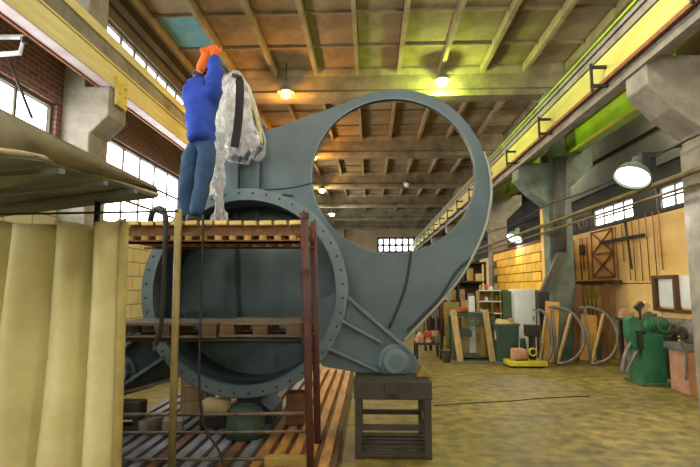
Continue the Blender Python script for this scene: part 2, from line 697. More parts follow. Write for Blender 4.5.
for zz, dd in ((CZ1 + 0.3, 0.12), (CZ1 + 0.6, 0.2)):
    span(bm, (XL, YR, zz), (XL + dd, YF, zz + 0.14))
obj('ledge', bm, 'dark_upper', wall_left)
nw = 0
for a, b in bays:
    nw += 1
    window_grid('window_%d' % nw, wall_left, XL - 0.12, a, b, WZ0, WZ1, 7, 2 if a > 15 else 3)
    nw += 1
    window_grid('window_%d' % nw, wall_left, XL - 0.12, a, b, CZ0, CZ1, 9, 1, bars=0.07)

# right wall: ochre plaster panels, block wall further in, small windows above, dark upper wall
PZT = 3.52
RZ0, RZ1 = 3.66, 4.12
rw = [(10.55, 11.6), (12.75, 15.0), (-5, -1), (1, 5), (6, 9)]
rw.sort()
bm = BM()
span(bm, (XR, YR, 0), (XR + 0.3, YF, RZ0 - 0.06))
prev = YR
for a, b in rw:
    span(bm, (XR, prev, RZ0 - 0.06), (XR + 0.3, a - 0.06, RZ1 + 0.06))
    prev = b + 0.06
span(bm, (XR, prev, RZ0 - 0.06), (XR + 0.3, YF, RZ1 + 0.06))
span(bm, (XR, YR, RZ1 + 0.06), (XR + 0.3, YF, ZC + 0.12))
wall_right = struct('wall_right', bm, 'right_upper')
ys = [-6.9, -3, 1, 5.2, 9.0, 11.6, 13.7, 15.9, 18.2, 20.6, 23, 25.4, 27.8, 30.2]
for a, b in zip(ys[:-1], ys[1:]):
    bm = BM()
    span(bm, (XR - 0.05, a + 0.012, 0.0), (XR, b - 0.012, 1.95))
    obj('panel', bm, 'yellow_plaster', wall_right)
    bm = BM()
    span(bm, (XR - 0.05, a + 0.012, 1.975), (XR, b - 0.012, PZT))
    obj('panel', bm, 'yellow_plaster', wall_right)
bm = BM()
span(bm, (XR - 0.05, YR, PZT + 0.02), (XR, YF, PZT + 0.09))
obj('ledge', bm, 'dark_steel', wall_right)
for zz in (4.6, 5.5, 6.5):
    bm = BM()
    span(bm, (XR - 0.1, YR, zz), (XR, YF, zz + 0.16))
    obj('ledge', bm, 'right_upper', wall_right)
for a, b in rw:
    nw += 1
    window_grid('window_%d' % nw, wall_right, XR + 0.12, a, b, RZ0, RZ1, max(2, round((b - a) / 0.62)), 2, bars=0.05)

# far wall with window, rear wall with unseen lit windows added as fill
wx0, wx1 = PY(377, 245, YF).x, PY(415, 245, YF).x
wz0, wz1 = PY(396, 253, YF).z, PY(396, 237, YF).z
bm = BM()
span(bm, (XL - 0.3, YF, 0), (wx0, YF + 0.3, ZC + 0.12))
span(bm, (wx1, YF, 0), (XR + 0.3, YF + 0.3, ZC + 0.12))
span(bm, (wx0, YF, 0), (wx1, YF + 0.3, wz0))
span(bm, (wx0, YF, wz1), (wx1, YF + 0.3, ZC + 0.12))
wall_far = struct('wall_far', bm, 'far_wall')
bm = BM()
span(bm, (-3.05, YF - 0.35, 0), (-2.35, YF, ZC))
obj('pilaster', bm, 'far_wall', wall_far)
bm = BM()
span(bm, (4.95, YF - 0.35, 0), (5.6, YF, ZC))
obj('pilaster', bm, 'far_wall', wall_far)


def window_front(name, x0, x1, z0, z1, y, nx, nz, bars):
    bm = BM()
    for a, b in (((x0, z0), (x1, z0 + bars)), ((x0, z1 - bars), (x1, z1)), ((x0, z0), (x0 + bars, z1)), ((x1 - bars, z0), (x1, z1))):
        span(bm, (a[0], y, a[1]), (b[0], y + 0.12, b[1]))
    wo = struct(name, bm, 'window_frame')
    dx, dz = (x1 - x0) / nx, (z1 - z0) / nz
    pm = boxmesh('pane', (dx - bars, 0.01, dz - bars), 'daylight_pane')
    vm = boxmesh('mullion', (bars, 0.08, z1 - z0), 'window_frame')
    hm = boxmesh('transom', (x1 - x0, 0.07, bars), 'window_frame')
    for k in range(1, nx):
        shared('mullion', vm, wo, (x0 + k * dx, y + 0.06, (z0 + z1) / 2))
    for k in range(1, nz):
        shared('transom', hm, wo, ((x0 + x1) / 2, y + 0.06, z0 + k * dz))
    for a in range(nx):
        for b in range(nz):
            shared('pane', pm, wo, (x0 + (a + 0.5) * dx, y + 0.06, z0 + (b + 0.5) * dz))


nw += 1
window_front('window_%d' % nw, wx0, wx1, wz0, wz1, YF + 0.05, 6, 2, 0.2)
bm = BM()
span(bm, (XL - 0.3, YR - 0.3, 0), (XR + 0.3, YR, 3.4))
span(bm, (XL - 0.3, YR - 0.3, 5.0), (XR + 0.3, YR, ZC + 0.12))
span(bm, (XL - 0.3, YR - 0.3, 3.4), (-3.9, YR, 5.0))
span(bm, (5.4, YR - 0.3, 3.4), (XR + 0.3, YR, 5.0))
wall_rear = struct('wall_rear', bm, 'far_wall')
nw += 1
window_front('window_%d' % nw, -3.9, 5.4, 3.4, 5.0, YR - 0.2, 8, 2, 0.08)  # glowing rear window, out of view, added for fill light

# block partition between two of the right columns
bm = BM()
span(bm, (CR + 0.12, 14.0, 0), (CR + 0.3, 19.7, 3.16))
wall_aisle = struct('wall_aisle', bm, 'mortar_dark')
blk = boxmesh('block', (0.08, 0.78, 0.25), 'yellow_block')
for r in range(5):
    for k in range(7):
        y = 14.0 + 0.41 + k * 0.815 + (0.35 if r % 2 else 0)
        if y > 19.4:
            continue
        shared('block', blk, wall_aisle, (CR + 0.1, y, 1.78 + 0.13 + r * 0.275))
bm = BM()
span(bm, (CR + 0.06, 14.0, 3.16), (CR + 0.32, 19.7, 3.22))
obj('cap_rail', bm, 'rust_rail', wall_aisle)

# columns with corbels
CBR = 1.85 + 3.36          # corbel tops, right row
CBL = 1.85 + 3.35          # corbel tops, left row


def column(xin, side, y, m):
    bm = BM()
    L = xin
    if side > 0:
        R_ = L + 0.62
        pts = [(L, 0), (L, CBR - 1.12), (L - 0.42, CBR - 0.8), (L - 0.75, CBR - 0.42), (L - 0.75, CBR), (L + 0.05, CBR), (L + 0.05, ZC - 0.7),
               (R_ - 0.08, ZC - 0.7), (R_ - 0.08, CBR + 0.3), (R_ + 0.62, CBR + 0.3), (R_ + 0.62, CBR - 0.1), (R_, CBR - 0.7), (R_, 0)]
    else:
        R_ = L - 0.62
        pts = [(L, 0), (L, CBL - 0.8), (L + 0.3, CBL - 0.5), (L + 0.3, CBL), (L - 0.12, CBL), (L - 0.12, ZC - 0.7), (R_, ZC - 0.7), (R_, 0)]
    plate(bm, pts, y, y + 0.6)
    o = struct('column', bm, m)
    o.modifiers.new('bevel', 'BEVEL').width = 0.015
    return o


for k, y in enumerate(COLS):
    column(CR, 1, y, 'teal_column' if abs(y - 13.4) < 0.1 else 'concrete_column')
    column(CLX, -1, y + 0.75, 'concrete_column')
# ------------------------------------------------------------------ crane girders
GY0, GY1 = -6.8, 45.3


def girder(label, x, z0, z1, web, under, wf=0.34):
    """I-girder running down the hall on the corbels"""
    g = thing('crane_girder', label, 'girder', (x, 0, z0), 'crane girders')
    for nm, a_, b_, m in (('web', (x - 0.02, GY0, z0 + 0.03), (x + 0.02, GY1, z1 - 0.03), web),
                          ('bottom_flange', (x - wf / 2, GY0, z0), (x + wf / 2, GY1, z0 + 0.03), under),
                          ('top_flange', (x - wf / 2, GY0, z1 - 0.03), (x + wf / 2, GY1, z1), web),
                          ('crane_rail', (x - 0.05, GY0, z1), (x + 0.05, GY1, z1 + 0.1), 'rust_rail')):
        bm = BM()
        span(bm, a_, b_)
        obj(nm, bm, m, g)
    for c in COLS:
        for d in (-0.1, 0.7):
            bm = BM()
            span(bm, (x - wf * 0.2, c + d, z0 + 0.03), (x + wf * 0.2, c + d + 0.02, z1 - 0.03))
            obj('stiffener', bm, web, g)
    return g


def run(parent, name, x0, z0, x1, z1, m):
    bm = BM()
    span(bm, (x0, GY0, z0), (x1, GY1, z1))
    return obj(name, bm, m, parent)


gl = girder('cream painted crane girder with pale underside along the windowed wall', -4.4, CBL, CBL + 0.42, 'girder_cream', 'girder_under', 0.2)
run(gl, 'lower_angle', -4.32, CBL + 0.005, -4.305, CBL + 0.17, 'girder_cream')
run(gl, 'cover_plate', -4.365, CBL + 0.18, -4.33, CBL + 0.42, 'girder_cream')
run(gl, 'walkway_channel', -4.4, CBL + 0.43, -4.33, CBL + 0.68, 'girder_grey')
run(gl, 'walkway_edge', -4.4, CBL + 0.68, -4.29, CBL + 0.84, 'girder_cream')
run(gl, 'rust_strip', -4.54, CBL - 0.025, -4.5, CBL, 'rust_rail')
for c in COLS:
    c += 0.75
    bm = BM()
    box(bm, (-4.275, c + 0.3, CBL - 0.02), (0.05, 0.34, 0.5))
    for dz_ in (-0.2, -0.05, 0.1):
        for dy_ in (0.2, 0.4):
            cyl(bm, (-4.25, c + dy_, CBL + dz_), (-4.22, c + dy_, CBL + dz_), 0.025, seg=8)
    obj('end_bracket', bm, 'girder_yellow', gl)

gr = girder('yellow painted crane girder with conductor rails on the inner corbels', 4.15, CBR, CBR + 0.54, 'girder_right', 'girder_grey', 0.36)
run(gr, 'web_cover', 3.95, CBR + 0.1, 3.98, CBR + 0.53, 'girder_right')  # added flat cover that keeps deep flange shadows off the web
run(gr, 'conductor_rail', 3.88, CBR + 0.02, 3.93, CBR + 0.08, 'rust_rail')
run(gr, 'lower_channel', 3.97, CBR - 0.13, 4.05, CBR - 0.0, 'girder_grey')
run(gr, 'grey_channel', 3.93, CBR + 0.55, 3.98, CBR + 0.67, 'girder_grey')
run(gr, 'cable_tray', 3.95, CBR + 0.67, 3.98, CBR + 0.71, 'dark_steel')
run(gr, 'upper_channel', 3.92, CBR + 0.71, 3.99, CBR + 0.79, 'girder_grey')
run(gr, 'edge_strip', 3.88, CBR + 0.79, 3.93, CBR + 0.83, 'girder_lime')
for k in range(14):
    y = 5.55 + k * 2.6
    bm = BM()
    bar(bm, (4.02, y, CBR + 0.3), (3.68, y, CBR + 0.3), 0.05, 0.05)
    bar(bm, (4.02, y, CBR - 0.02), (3.68, y, CBR - 0.02), 0.05, 0.05)
    bar(bm, (3.7, y, CBR - 0.12), (3.7, y, CBR + 0.36), 0.04, 0.04)
    obj('conductor_bracket', bm, 'dark_steel', gr)
gg = girder('lime tinted crane girder behind the columns over the side aisle', 5.6, CBR + 0.3, CBR + 0.95, 'girder_lime', 'girder_lime', 0.3)  # the green lamp's cast is put into the lime paint colour
run(gg, 'edge_strip', 5.42, CBR + 0.27, 5.46, CBR + 0.34, 'girder_yellow')

# ------------------------------------------------------------------ hanging lamps


def pendant(x, y, ztop, zl, col, watts, glow, label, shade='enamel_green'):
    t = thing('pendant_lamp', label, 'lamp', (x, y, zl - 0.16), 'pendant lamps under the ceiling beams')
    bm = BM()
    tube(bm, [(x, y, ztop), (x, y, zl + 0.2)], 0.012, 6)
    obj('cord', bm, 'black_rubber', t)
    bm = BM()
    prof = [(0.05, 0.22), (0.06, 0.12), (0.1, 0.08), (0.2, -0.02), (0.24, -0.1), (0.23, -0.1), (0.19, -0.01), (0.09, 0.065), (0.0, 0.07)]
    lathe(bm, prof, Matrix.Translation((x, y, zl)), 24)
    obj('shade', bm, shade, t)
    bm = BM()
    lathe(bm, [(0.0, 0.05), (0.06, 0.03), (0.13, -0.07), (0.15, -0.14), (0.12, -0.21), (0.06, -0.25), (0.0, -0.26)], Matrix.Translation((x, y, zl)), 16)
    nm = 'glow_%s' % '_'.join('%d' % (c * 100) for c in col)
    if nm not in MATS:
        emit(nm, col, glow)
    obj('bulb', bm, nm if watts else 'white_inside', t)
    if watts:
        point('lamp_light', (x, y, zl - 0.36), col, watts, 0.12, t)
    return t


ORANGE = (1.0, 0.42, 0.06)
GREEN = (0.72, 1.0, 0.16)
WHITE = (0.92, 0.96, 1.0)
pl = PY(286, 93, 13.1)
pendant(pl.x, pl.y, ZC + 0.1, pl.z + 0.1, ORANGE, PENDANT_W * 1.5, 14, 'orange sodium pendant lamp hanging from first beam beside the worker')
pl = PY(442, 81, 13.1)
pendant(pl.x, pl.y, ZC + 0.1, pl.z + 0.1, GREEN, PENDANT_W * 2.2, 20, 'green glowing pendant lamp under the beam above the holed plate')
for px, py, Y, col, wt, lb in ((313, 157, 19.4, ORANGE, 300, 'orange pendant lamp at the rim of the plate hole'),
                               (322, 190, 25.7, (1, .72, .4), 260, 'pale orange pendant lamp seen through the plate hole'),
                               (332, 214, 32.0, WHITE, 320, 'white pendant lamp seen through hole low in the row'),
                               (407, 184, 25.7, WHITE, 0, 'unlit grey pendant lamp seen through middle of plate hole')):
    pl = PY(px, py, Y)
    pendant(pl.x, pl.y, ZC + 0.1, pl.z + 0.1, col, wt, 25, lb)
# fill lamps added out of view to light the hall from the camera side
for x, y, col, lb in ((-2.2, 0.7, (1, .92, .78), 'added fill lamp over the hall by the first window bay'),
                      (1.9, 0.7, (1, .96, .84), 'added fill lamp over the open floor behind the photographer'),
                      (-2.2, -5.0, (1, .92, .78), 'added fill lamp near the rear wall on the window side'),
                      (1.9, -5.0, (1, .96, .84), 'added fill lamp near the rear wall on the aisle side'),
                      (1.9, 6.8, (1, .95, .8), 'added fill lamp on the beam over the near right columns')):
    pendant(x, y, ZC + 0.1, ZC - 1.0, col, REAR_FILL_W, 20, lb)


def floodlight(px, py, Y, r, label, anchor):
    c = PY(px, py, Y)
    t = thing('floodlight', label, 'lamp', c, 'bell floodlights on the columns')
    d = Vector((-0.42, -0.3, -0.8)).normalized()      # beam direction, down into the hall
    M = axisM(c, -d)
    bm = BM()
    lathe(bm, [(r, 0), (r * 0.98, r * 0.15), (r * 0.8, r * 0.55), (r * 0.45, r * 0.85), (r * 0.3, r * 1.0), (r * 0.3, r * 1.45), (0, r * 1.45),
               ], M, 32)
    lathe(bm, [(r * 0.97, 0), (r * 0.93, r * 0.15), (r * 0.76, r * 0.5), (r * 0.4, r * 0.8), (0, r * 0.82)], M, 32)
    lathe(bm, [(r, 0), (r * 1.04, -0.01), (r * 0.97, 0)], M, 32)
    obj('shade', bm, 'enamel_green', t)
    bm = BM()
    lathe(bm, [(0, r * 0.12), (r * 0.9, r * 0.12)], M, 32)
    if 'flood_glow' not in MATS:
        emit('flood_glow', (0.95, 1, 0.97), 6)
    obj('lens', bm, 'flood_glow', t)
    bm = BM()
    e = c - d * r * 1.35
    tube(bm, smoothpts([e, e + Vector((0.25, 0, 0.12)), Vector(anchor)], 5), 0.022, 8)
    obj('arm', bm, 'dark_steel', t)
    bm = BM()
    box(bm, c - d * r * 1.25 + Vector((0.17, 0.05, 0.0)), (0.22, 0.22, 0.3))
    obj('ballast_box', bm, 'dark_steel', t)
    l = bpy.data.lights.new('lamp_light', 'SPOT')
    l.energy = 120
    l.spot_size = 2.4
    l.shadow_soft_size = 0.15
    lo = bpy.data.objects.new('lamp_light', l)
    COL.objects.link(lo)
    lo.parent = t
    lo.location = d * 0.05
    lo.rotation_euler = d.to_track_quat('-Z', 'Y').to_euler()
    return t


floodlight(632, 178, 8.2, 0.28, 'large bell floodlight with white lens by the near concrete column', (4.72, 7.6, 4.0))
floodlight(514, 239, 16.5, 0.27, 'smaller bell floodlight beyond the pale painted column', (4.6, 17.0, 3.5))

for y, lb in ((10.3, 'added fill lamp over the side aisle above the grinder'), (16.5, 'added fill lamp over the side aisle beyond the teal column'),
              (2.0, 'added fill lamp over the side aisle behind the near column')):
    pendant(6.1, y, ZC + 0.1, 6.2, (1, .9, .66), AISLE_FILL_W, 12, lb)  # aisle lamps added to brighten the ochre wall, mostly hidden by the girder

# ------------------------------------------------------------------ pipes along the right columns
bm = BM()
tube(bm, [(4.6, -6.5, 3.5), (4.6, 44, 3.5)], 0.042, 10)
tag(obj('conduit_pipe', bm, 'conduit_ochre'), 'thick ochre pipe running past the right columns under the floodlight', 'pipe')
bm = BM()
tube(bm, [(4.6, -6.5, 3.31), (4.6, 44, 3.31)], 0.024, 10)
tag(obj('conduit_pipe', bm, 'conduit_ochre'), 'thin ochre pipe running just below the thick one', 'pipe')
bm = BM()
tube(bm, [(4.64, y, 4.0 - 0.1 * math.sin((y - 7.1) / S * math.pi) ** 2) for y in [1 + 0.7 * k for k in range(60)]], 0.018, 6)
tag(obj('power_cable', bm, 'dark_steel'), 'sagging dark cable strung between the right columns', 'cable')

# ------------------------------------------------------------------ goggle valve
VC = PY(245, 291, 6.2)                       # flange centre
vx, vz = VC.x, VC.z
R1 = (PY(245, 187, 6.2).z - PY(245, 395, 6.2).z) / 2
R0 = R1 * 0.885
valve = thing('goggle_valve', 'huge grey steel goggle valve with bolted round flange and holed swing plate', 'valve', (vx, 6.6, 0))
bm = BM()
lathe(bm, [(R0, -0.07), (R1 - 0.008, -0.07), (R1, -0.062), (R1, 0.0), (R0, 0.0)], axisM((vx, 6.2, vz), (0, 1, 0)), 96, smooth=False, closed=True)
flange = obj('flange', bm, 'valve_flange', valve)
NB = 44
hole_bm = BM()
cyl(hole_bm, (0, -0.004, 0), (0, 0.012, 0), 0.0145, seg=8)
hole_me = bpy.data.meshes.new('bolt')
hole_bm.to_mesh(hole_me)
hole_bm.free()
hole_me.materials.append(MATS['bolt_hole'])
for k in range(NB):
    a = 2 * math.pi * (k + 0.5) / NB
    rm = (R0 + R1) / 2 + 0.012
    shared('bolt', hole_me, flange, (vx + rm * math.cos(a), 6.13, vz + rm * math.sin(a)))
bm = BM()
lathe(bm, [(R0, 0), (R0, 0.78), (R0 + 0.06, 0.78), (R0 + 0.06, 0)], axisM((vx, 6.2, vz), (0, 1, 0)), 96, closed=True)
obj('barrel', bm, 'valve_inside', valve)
# small dark slot on the flange
bm = BM()
box(bm, PY(288, 195.5, 6.125), (0.14, 0.012, 0.025), (0, 0.1, 0))
obj('slot', bm, 'bolt_hole', flange)
# swing plate
YP = 6.98


def px2(pts, Y):
    out = []
    for x, y in pts:
        p = PY(x, y, Y)
        out.append((p.x, p.z))
    return out


contour = [(262, 300), (262, 133), (300, 118.5), (340, 105), (364, 95), (380, 91), (398, 89), (414, 91), (430, 95.5), (446, 103.5), (460, 115), (472, 130),
           (481, 146), (487, 162), (490.5, 180), (490.5, 198), (487, 220), (480, 242), (470, 262), (456, 284), (440, 303), (420, 324), (404, 341), (396, 352),
           (380, 356), (340, 356), (300, 350)]
hc = PY(393, 175, YP)
hr = (PY(475, 175, YP).x - PY(312, 175, YP).x) / 2
hrz = (PY(393, 98, YP).z - PY(393, 252, YP).z) / 2
cont3 = [Vector((a, 0, b)) for a, b in px2(contour, YP)]
body = cont3[:4] + smoothpts(cont3[4:23], 4) + cont3[23:]
bm = BM()
plate(bm, [(p.x, p.z) for p in body], YP, YP + 0.07, [circle(hc.x, hc.z, hr, 96, hrz)])
sp = obj('swing_plate', bm, 'valve_grey', valve)
# rim of the hole and outer edge strip
bm = BM()
n = 96
prev = None
rings = [circle(hc.x, hc.z, hr + d, n, hrz + d) for d in (0.0, 0.022)]
for k in range(n):
    k2 = (k + 1) % n
    for ya, yb in ((YP - 0.012, YP + 0.082),):
        q = [rings[0][k], rings[1][k], rings[1][k2], rings[0][k2]]
        f1 = [bm.verts.new((p[0], ya, p[1])) for p in q]
        f2 = [bm.verts.new((p[0], yb, p[1])) for p in q]
        bm.faces.new(f1)
        bm.faces.new(f2[::-1])
        for i in range(4):
            bm.faces.new((f1[i], f1[(i + 1) % 4], f2[(i + 1) % 4], f2[i]))
bmesh.ops.remove_doubles(bm, verts=bm.verts[:], dist=0.0005)
obj('hole_rim', bm, 'valve_flange', sp)


def seam(name, pxs, Y, r, m, parent):
    bm = BM()
    tube(bm, smoothpts([PY(x, y, Y) for x, y in pxs], 6), r, 6)
    return obj(name, bm, m, parent)


seam('edge_strip', [(484, 152), (489, 168), (491, 185), (490, 205), (485, 228), (475, 252), (461, 277), (440, 303), (420, 324), (404, 341)], YP - 0.015, 0.02, 'valve_edge', sp)
seam('weld_seam', [(471, 258), (456, 272), (440, 297), (422, 316), (407, 331)], YP - 0.004, 0.022, 'dark_seam', sp)
seam('weld_seam', [(411, 250), (409, 268), (405, 288), (398, 308), (389, 328)], YP - 0.004, 0.02, 'dark_seam', sp)
seam('weld_seam', [(264, 190), (290, 188), (316, 182)], YP - 0.002, 0.012, 'dark_seam', sp)
# blind disc that closes the barrel, slightly dished with a rim and stiffening bars
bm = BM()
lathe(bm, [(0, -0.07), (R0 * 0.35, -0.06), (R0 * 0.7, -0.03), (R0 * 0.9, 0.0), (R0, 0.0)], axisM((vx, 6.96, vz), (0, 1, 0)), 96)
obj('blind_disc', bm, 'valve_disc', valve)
for (xa, ya, xb, yb) in ((190, 341, 330, 336), (236, 244, 240, 340)):
    seam('disc_seam', [(xa, ya), ((xa + xb) / 2, (ya + yb) / 2 + 1), (xb, yb)], 6.86, 0.02, 'dark_seam', valve)
# rear half of the body
bm = BM()
lathe(bm, [(R0, 0), (R0, 0.5), (R1, 0.5), (R1, 0.57), (R0 - 0.02, 0.57), (R0 - 0.06, 0.0)], axisM((vx, 7.06, vz), (0, 1, 0)), 64, closed=True)
obj('rear_barrel', bm, 'valve_grey', valve)
# bonnet: recessed housing to the left of the plate
a, b = PY(216, 148, 7.0), PY(262, 230, 7.0)
bm = BM()
span(bm, (a.x, 7.02, b.z), (b.x, 7.5, a.z))
bon = obj('bonnet', bm, 'valve_grey', valve)
for px in (238, 259):
    q = PY(px, 150, 6.98)
    bm = BM()
    span(bm, (q.x - 0.025, 6.9, b.z), (q.x + 0.025, 7.02, a.z))
    obj('rib', bm, 'valve_grey', bon)
# hinge bracket (right)
hp = PY(395.5, 362, 6.02)
br = px2([(318, 300), (338, 292), (350, 297), (380, 324), (404, 345), (413, 354), (419, 363), (421, 368), (419, 374), (413, 378), (395, 379), (363, 374), (322, 367), (310, 345)], 6.16)
bm = BM()
plate(bm, br, 6.2, 6.3)
bk = obj('hinge_bracket', bm, 'valve_grey', valve, bevel=0.01)
for (x0, y0, x1, y1) in ((340, 319, 382, 342), (326, 346, 378, 370), (349, 298, 410, 351)):
    bm = BM()
    p, q = PY(x0, y0, 6.14), PY(x1, y1, 6.14)
    d = (q - p).normalized()
    bar(bm, p, q, 0.13, 0.035)
    obj('rib', bm, 'valve_flange', bk)
bm = BM()
lathe(bm, [(0, -0.1), (0.13, -0.1), (0.15, -0.085), (0.15, 0.0), (0.2, 0.005), (0.2, 0.08), (0.2, 0.14), (0, 0.14)], axisM((hp.x, 6.13, hp.z), (0, 1, 0)), 32, smooth=False)
hub = obj('hub', bm, 'valve_flange', bk)
bm = BM()
lathe(bm, [(0, -0.012), (0.085, -0.012), (0.085, 0)], axisM((hp.x, 6.03, hp.z), (0, 1, 0)), 32, smooth=False)
obj('hub_cap', bm, 'valve_grey', hub)
bm = BM()
cyl(bm, (hp.x, 6.27, hp.z), (hp.x, 7.0, hp.z), 0.13)
obj('hinge_pin', bm, 'valve_grey', bk)
# bracket (left) with ribs
bl = px2([(172, 325), (176, 378), (150, 388), (118, 397), (100, 399), (92, 380), (104, 352), (140, 326)], 6.25)
bm = BM()
plate(bm, bl, 6.24, 6.34)
bk2 = obj('hinge_bracket', bm, 'valve_inside', valve)
for (x0, y0, x1, y1, m) in ((128, 382, 165, 357, 'valve_flange'), (104, 397, 174, 379, 'rail_steel'), (120, 352, 142, 332, 'valve_flange')):
    bm = BM()
    bar(bm, PY(x0, y0, 6.17), PY(x1, y1, 6.17), 0.14, 0.035)
    obj('rib', bm, m, bk2)
q = PY(121, 371, 6.2)
bm = BM()
lathe(bm, [(0, -0.1), (0.13, -0.1), (0.14, 0.0), (0.18, 0.005), (0.18, 0.1), (0, 0.1)], axisM((q.x, 6.18, q.z), (0, 1, 0)), 32, smooth=False)
obj('hub', bm, 'valve_flange', bk2)
# saddle foot under the barrel down to the deck
bm = BM()
foot = [(vx - 0.28, 0.16), (vx + 0.32, 0.16), (vx + 0.32, 0.3), (vx + 0.16, 0.42), (vx + 0.22, vz - R1 + 0.1), (vx - 0.22, vz - R1 + 0.1), (vx - 0.12, 0.42), (vx - 0.28, 0.3)]
plate(bm, foot, 6.45, 7.2)
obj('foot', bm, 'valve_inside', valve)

# ------------------------------------------------------------------ stands under the hinges


def stand(name, label, x0, x1, y0, y1, zt, m='stand_steel', zb=0.0):
    t = thing(name, label, 'stand', ((x0 + x1) / 2, (y0 + y1) / 2, zb))
    bm = BM()
    span(bm, (x0, y0, zt - 0.2), (x1, y1, zt))
    obj('top_block', bm, m, t, bevel=0.012)
    bm = BM()
    box(bm, ((x0 + x1) / 2 - 0.02, y0 - 0.02, zt - 0.07), (0.13, 0.05, 0.13))
    obj('lug', bm, m, t)
    wl = 0.075
    for x in (x0 + 0.01, x1 - 0.01 - wl):
        for y in (y0 + 0.01, y1 - 0.01 - wl):
            bm = BM()
            span(bm, (x, y, zb), (x + wl, y + wl, zt - 0.2))
            obj('leg', bm, m, t)
    for z in (zb + 0.02, zb * 0.3 + 0.3):
        for y in (y0 + 0.02, y1 - 0.07):
            bm = BM()
            span(bm, (x0 + 0.05, y, z), (x1 - 0.05, y + 0.05, z + 0.055))
            obj('cross_bar', bm, m, t)
        for x in (x0 + 0.02, x1 - 0.07):
            bm = BM()
            span(bm, (x, y0 + 0.05, z), (x + 0.05, y1 - 0.05, z + 0.055))
            obj('cross_bar', bm, m, t)
    for k in range(4):
        y = y0 + 0.12 + k * (y1 - y0 - 0.2) / 4
        bm = BM()
        span(bm, (x0 + 0.03, y, zb + 0.075), (x1 - 0.03, y + 0.06, zb + 0.095))
        obj('shelf_slat', bm, m, t)
    return t


p0, p1 = PY(354, 381, 5.66), PY(432, 381, 5.66)
stand('support_stand', 'dark steel support stand with open shelf under the round hinge hub', p0.x, p1.x, 5.66, 6.45, p0.z)
p0, p1 = PY(92, 402, 5.95), PY(140, 402, 5.95)
stand('support_stand', 'dark steel support stand partly hidden behind the canvas curtain', p0.x, p1.x, 5.95, 6.16, p0.z, zb=0.15)
bm = BM()
p = PY(424, 372, 5.9)
plate(bm, [(p.x - 0.08, PY(432, 381, 5.66).z), (p.x + 0.09, PY(432, 381, 5.66).z), (p.x - 0.02, PY(432, 381, 5.66).z + 0.12)], 5.9, 6.1)
tag(obj('wedge', bm, 'olive_yellow'), 'small yellow wedge block on the stand beside the hub', 'wedge')

# ------------------------------------------------------------------ timber deck
DX1 = -0.38
deck = thing('timber_deck', 'slatted timber deck of orange and grey planks under the valve', 'deck', (-1.8, 7.5, 0))
NP = 17
for k in range(NP):
    x = DX1 - 0.075 - k * 0.165
    y0 = 4.55 + random.uniform(-0.06, 0.06)
    bm = BM()
    span(bm, (x - 0.05, y0, 0.1), (x + 0.05, 10.9, 0.15))
    m = 'plank_orange' if k < 5 else ('plank_brown' if k in (6, 10) else 'plank_grey')
    obj('plank', bm, m, deck)
for k in range(NP + 1):
    x = DX1 - 0.075 - k * 0.165 + 0.0825
    bm = BM()
    span(bm, (x - 0.028, 4.6, 0.07), (x + 0.028, 10.85, 0.105))
    obj('lower_plank', bm, 'plank_brown', deck)
for y in (4.65, 5.9, 7.2, 8.6, 9.9, 10.7):
    bm = BM()
    span(bm, (DX1 - NP * 0.165 - 0.05, y, 0), (DX1, y + 0.12, 0.07))
    obj('bearer', bm, 'plank_brown', deck)
a, b = PY(266, 459, 5.05), PY(309, 459, 5.05)
bm = BM()
span(bm, (a.x, 4.95, 0.15), (b.x, 5.07, 0.235))
tag(obj('timber_beam', bm, 'olive_yellow', bevel=0.01), 'short yellow timber beam lying on the deck by the red poles', 'beam')

# things on the deck beneath the valve
a, b = PY(181, 380, 7.0), PY(206, 402, 7.0)
t = thing('wooden_crate', 'tan wooden crate on the deck behind the yellow pole', 'crate', ((a.x + b.x) / 2, 7.2, 0.15))
for k in range(4):
    zz0 = 0.15 + k * 0.17
    bm = BM()
    span(bm, (a.x, 7.0, zz0), (b.x, 7.02, zz0 + 0.16))
    obj('board', bm, 'tan_wood', t)
for xx in (a.x, b.x - 0.02):
    bm = BM()
    span(bm, (xx, 7.02, 0.15), (xx + 0.02, 7.4, 0.82))
    obj('side', bm, 'tan_wood', t)
bm = BM()
span(bm, (a.x, 7.4, 0.15), (b.x, 7.42, 0.82))
obj('back', bm, 'tan_wood', t)


def sack(name, label, c, s, m, cat, seed=1):
    bm = BM()
    bmesh.ops.create_icosphere(bm, subdivisions=3, radius=0.5)
    rnd = random.Random(seed)
    ph = [rnd.uniform(0, 6) for _ in range(6)]
    for v in bm.verts:
        q = v.co.copy()
        for i in range(3):
            q[i] = math.copysign(abs(q[i] / 0.5) ** 0.55 * 0.5, q[i])
        n_ = 0.06 * math.sin(9 * q.x + ph[0]) * math.cos(7 * q.y + ph[1]) + 0.05 * math.sin(8 * q.z + 6 * q.x + ph[2])
        q *= 1 + n_
        v.co = Vector((c[0] + q.x * s[0], c[1] + q.y * s[1], c[2] + q.z * s[2]))
    zmin = min(v.co.z for v in bm.verts)
    for v in bm.verts:
        v.co.z += c[2] - s[2] / 2 - zmin
    return tag(obj(name, bm, m, smooth=True), label, cat)


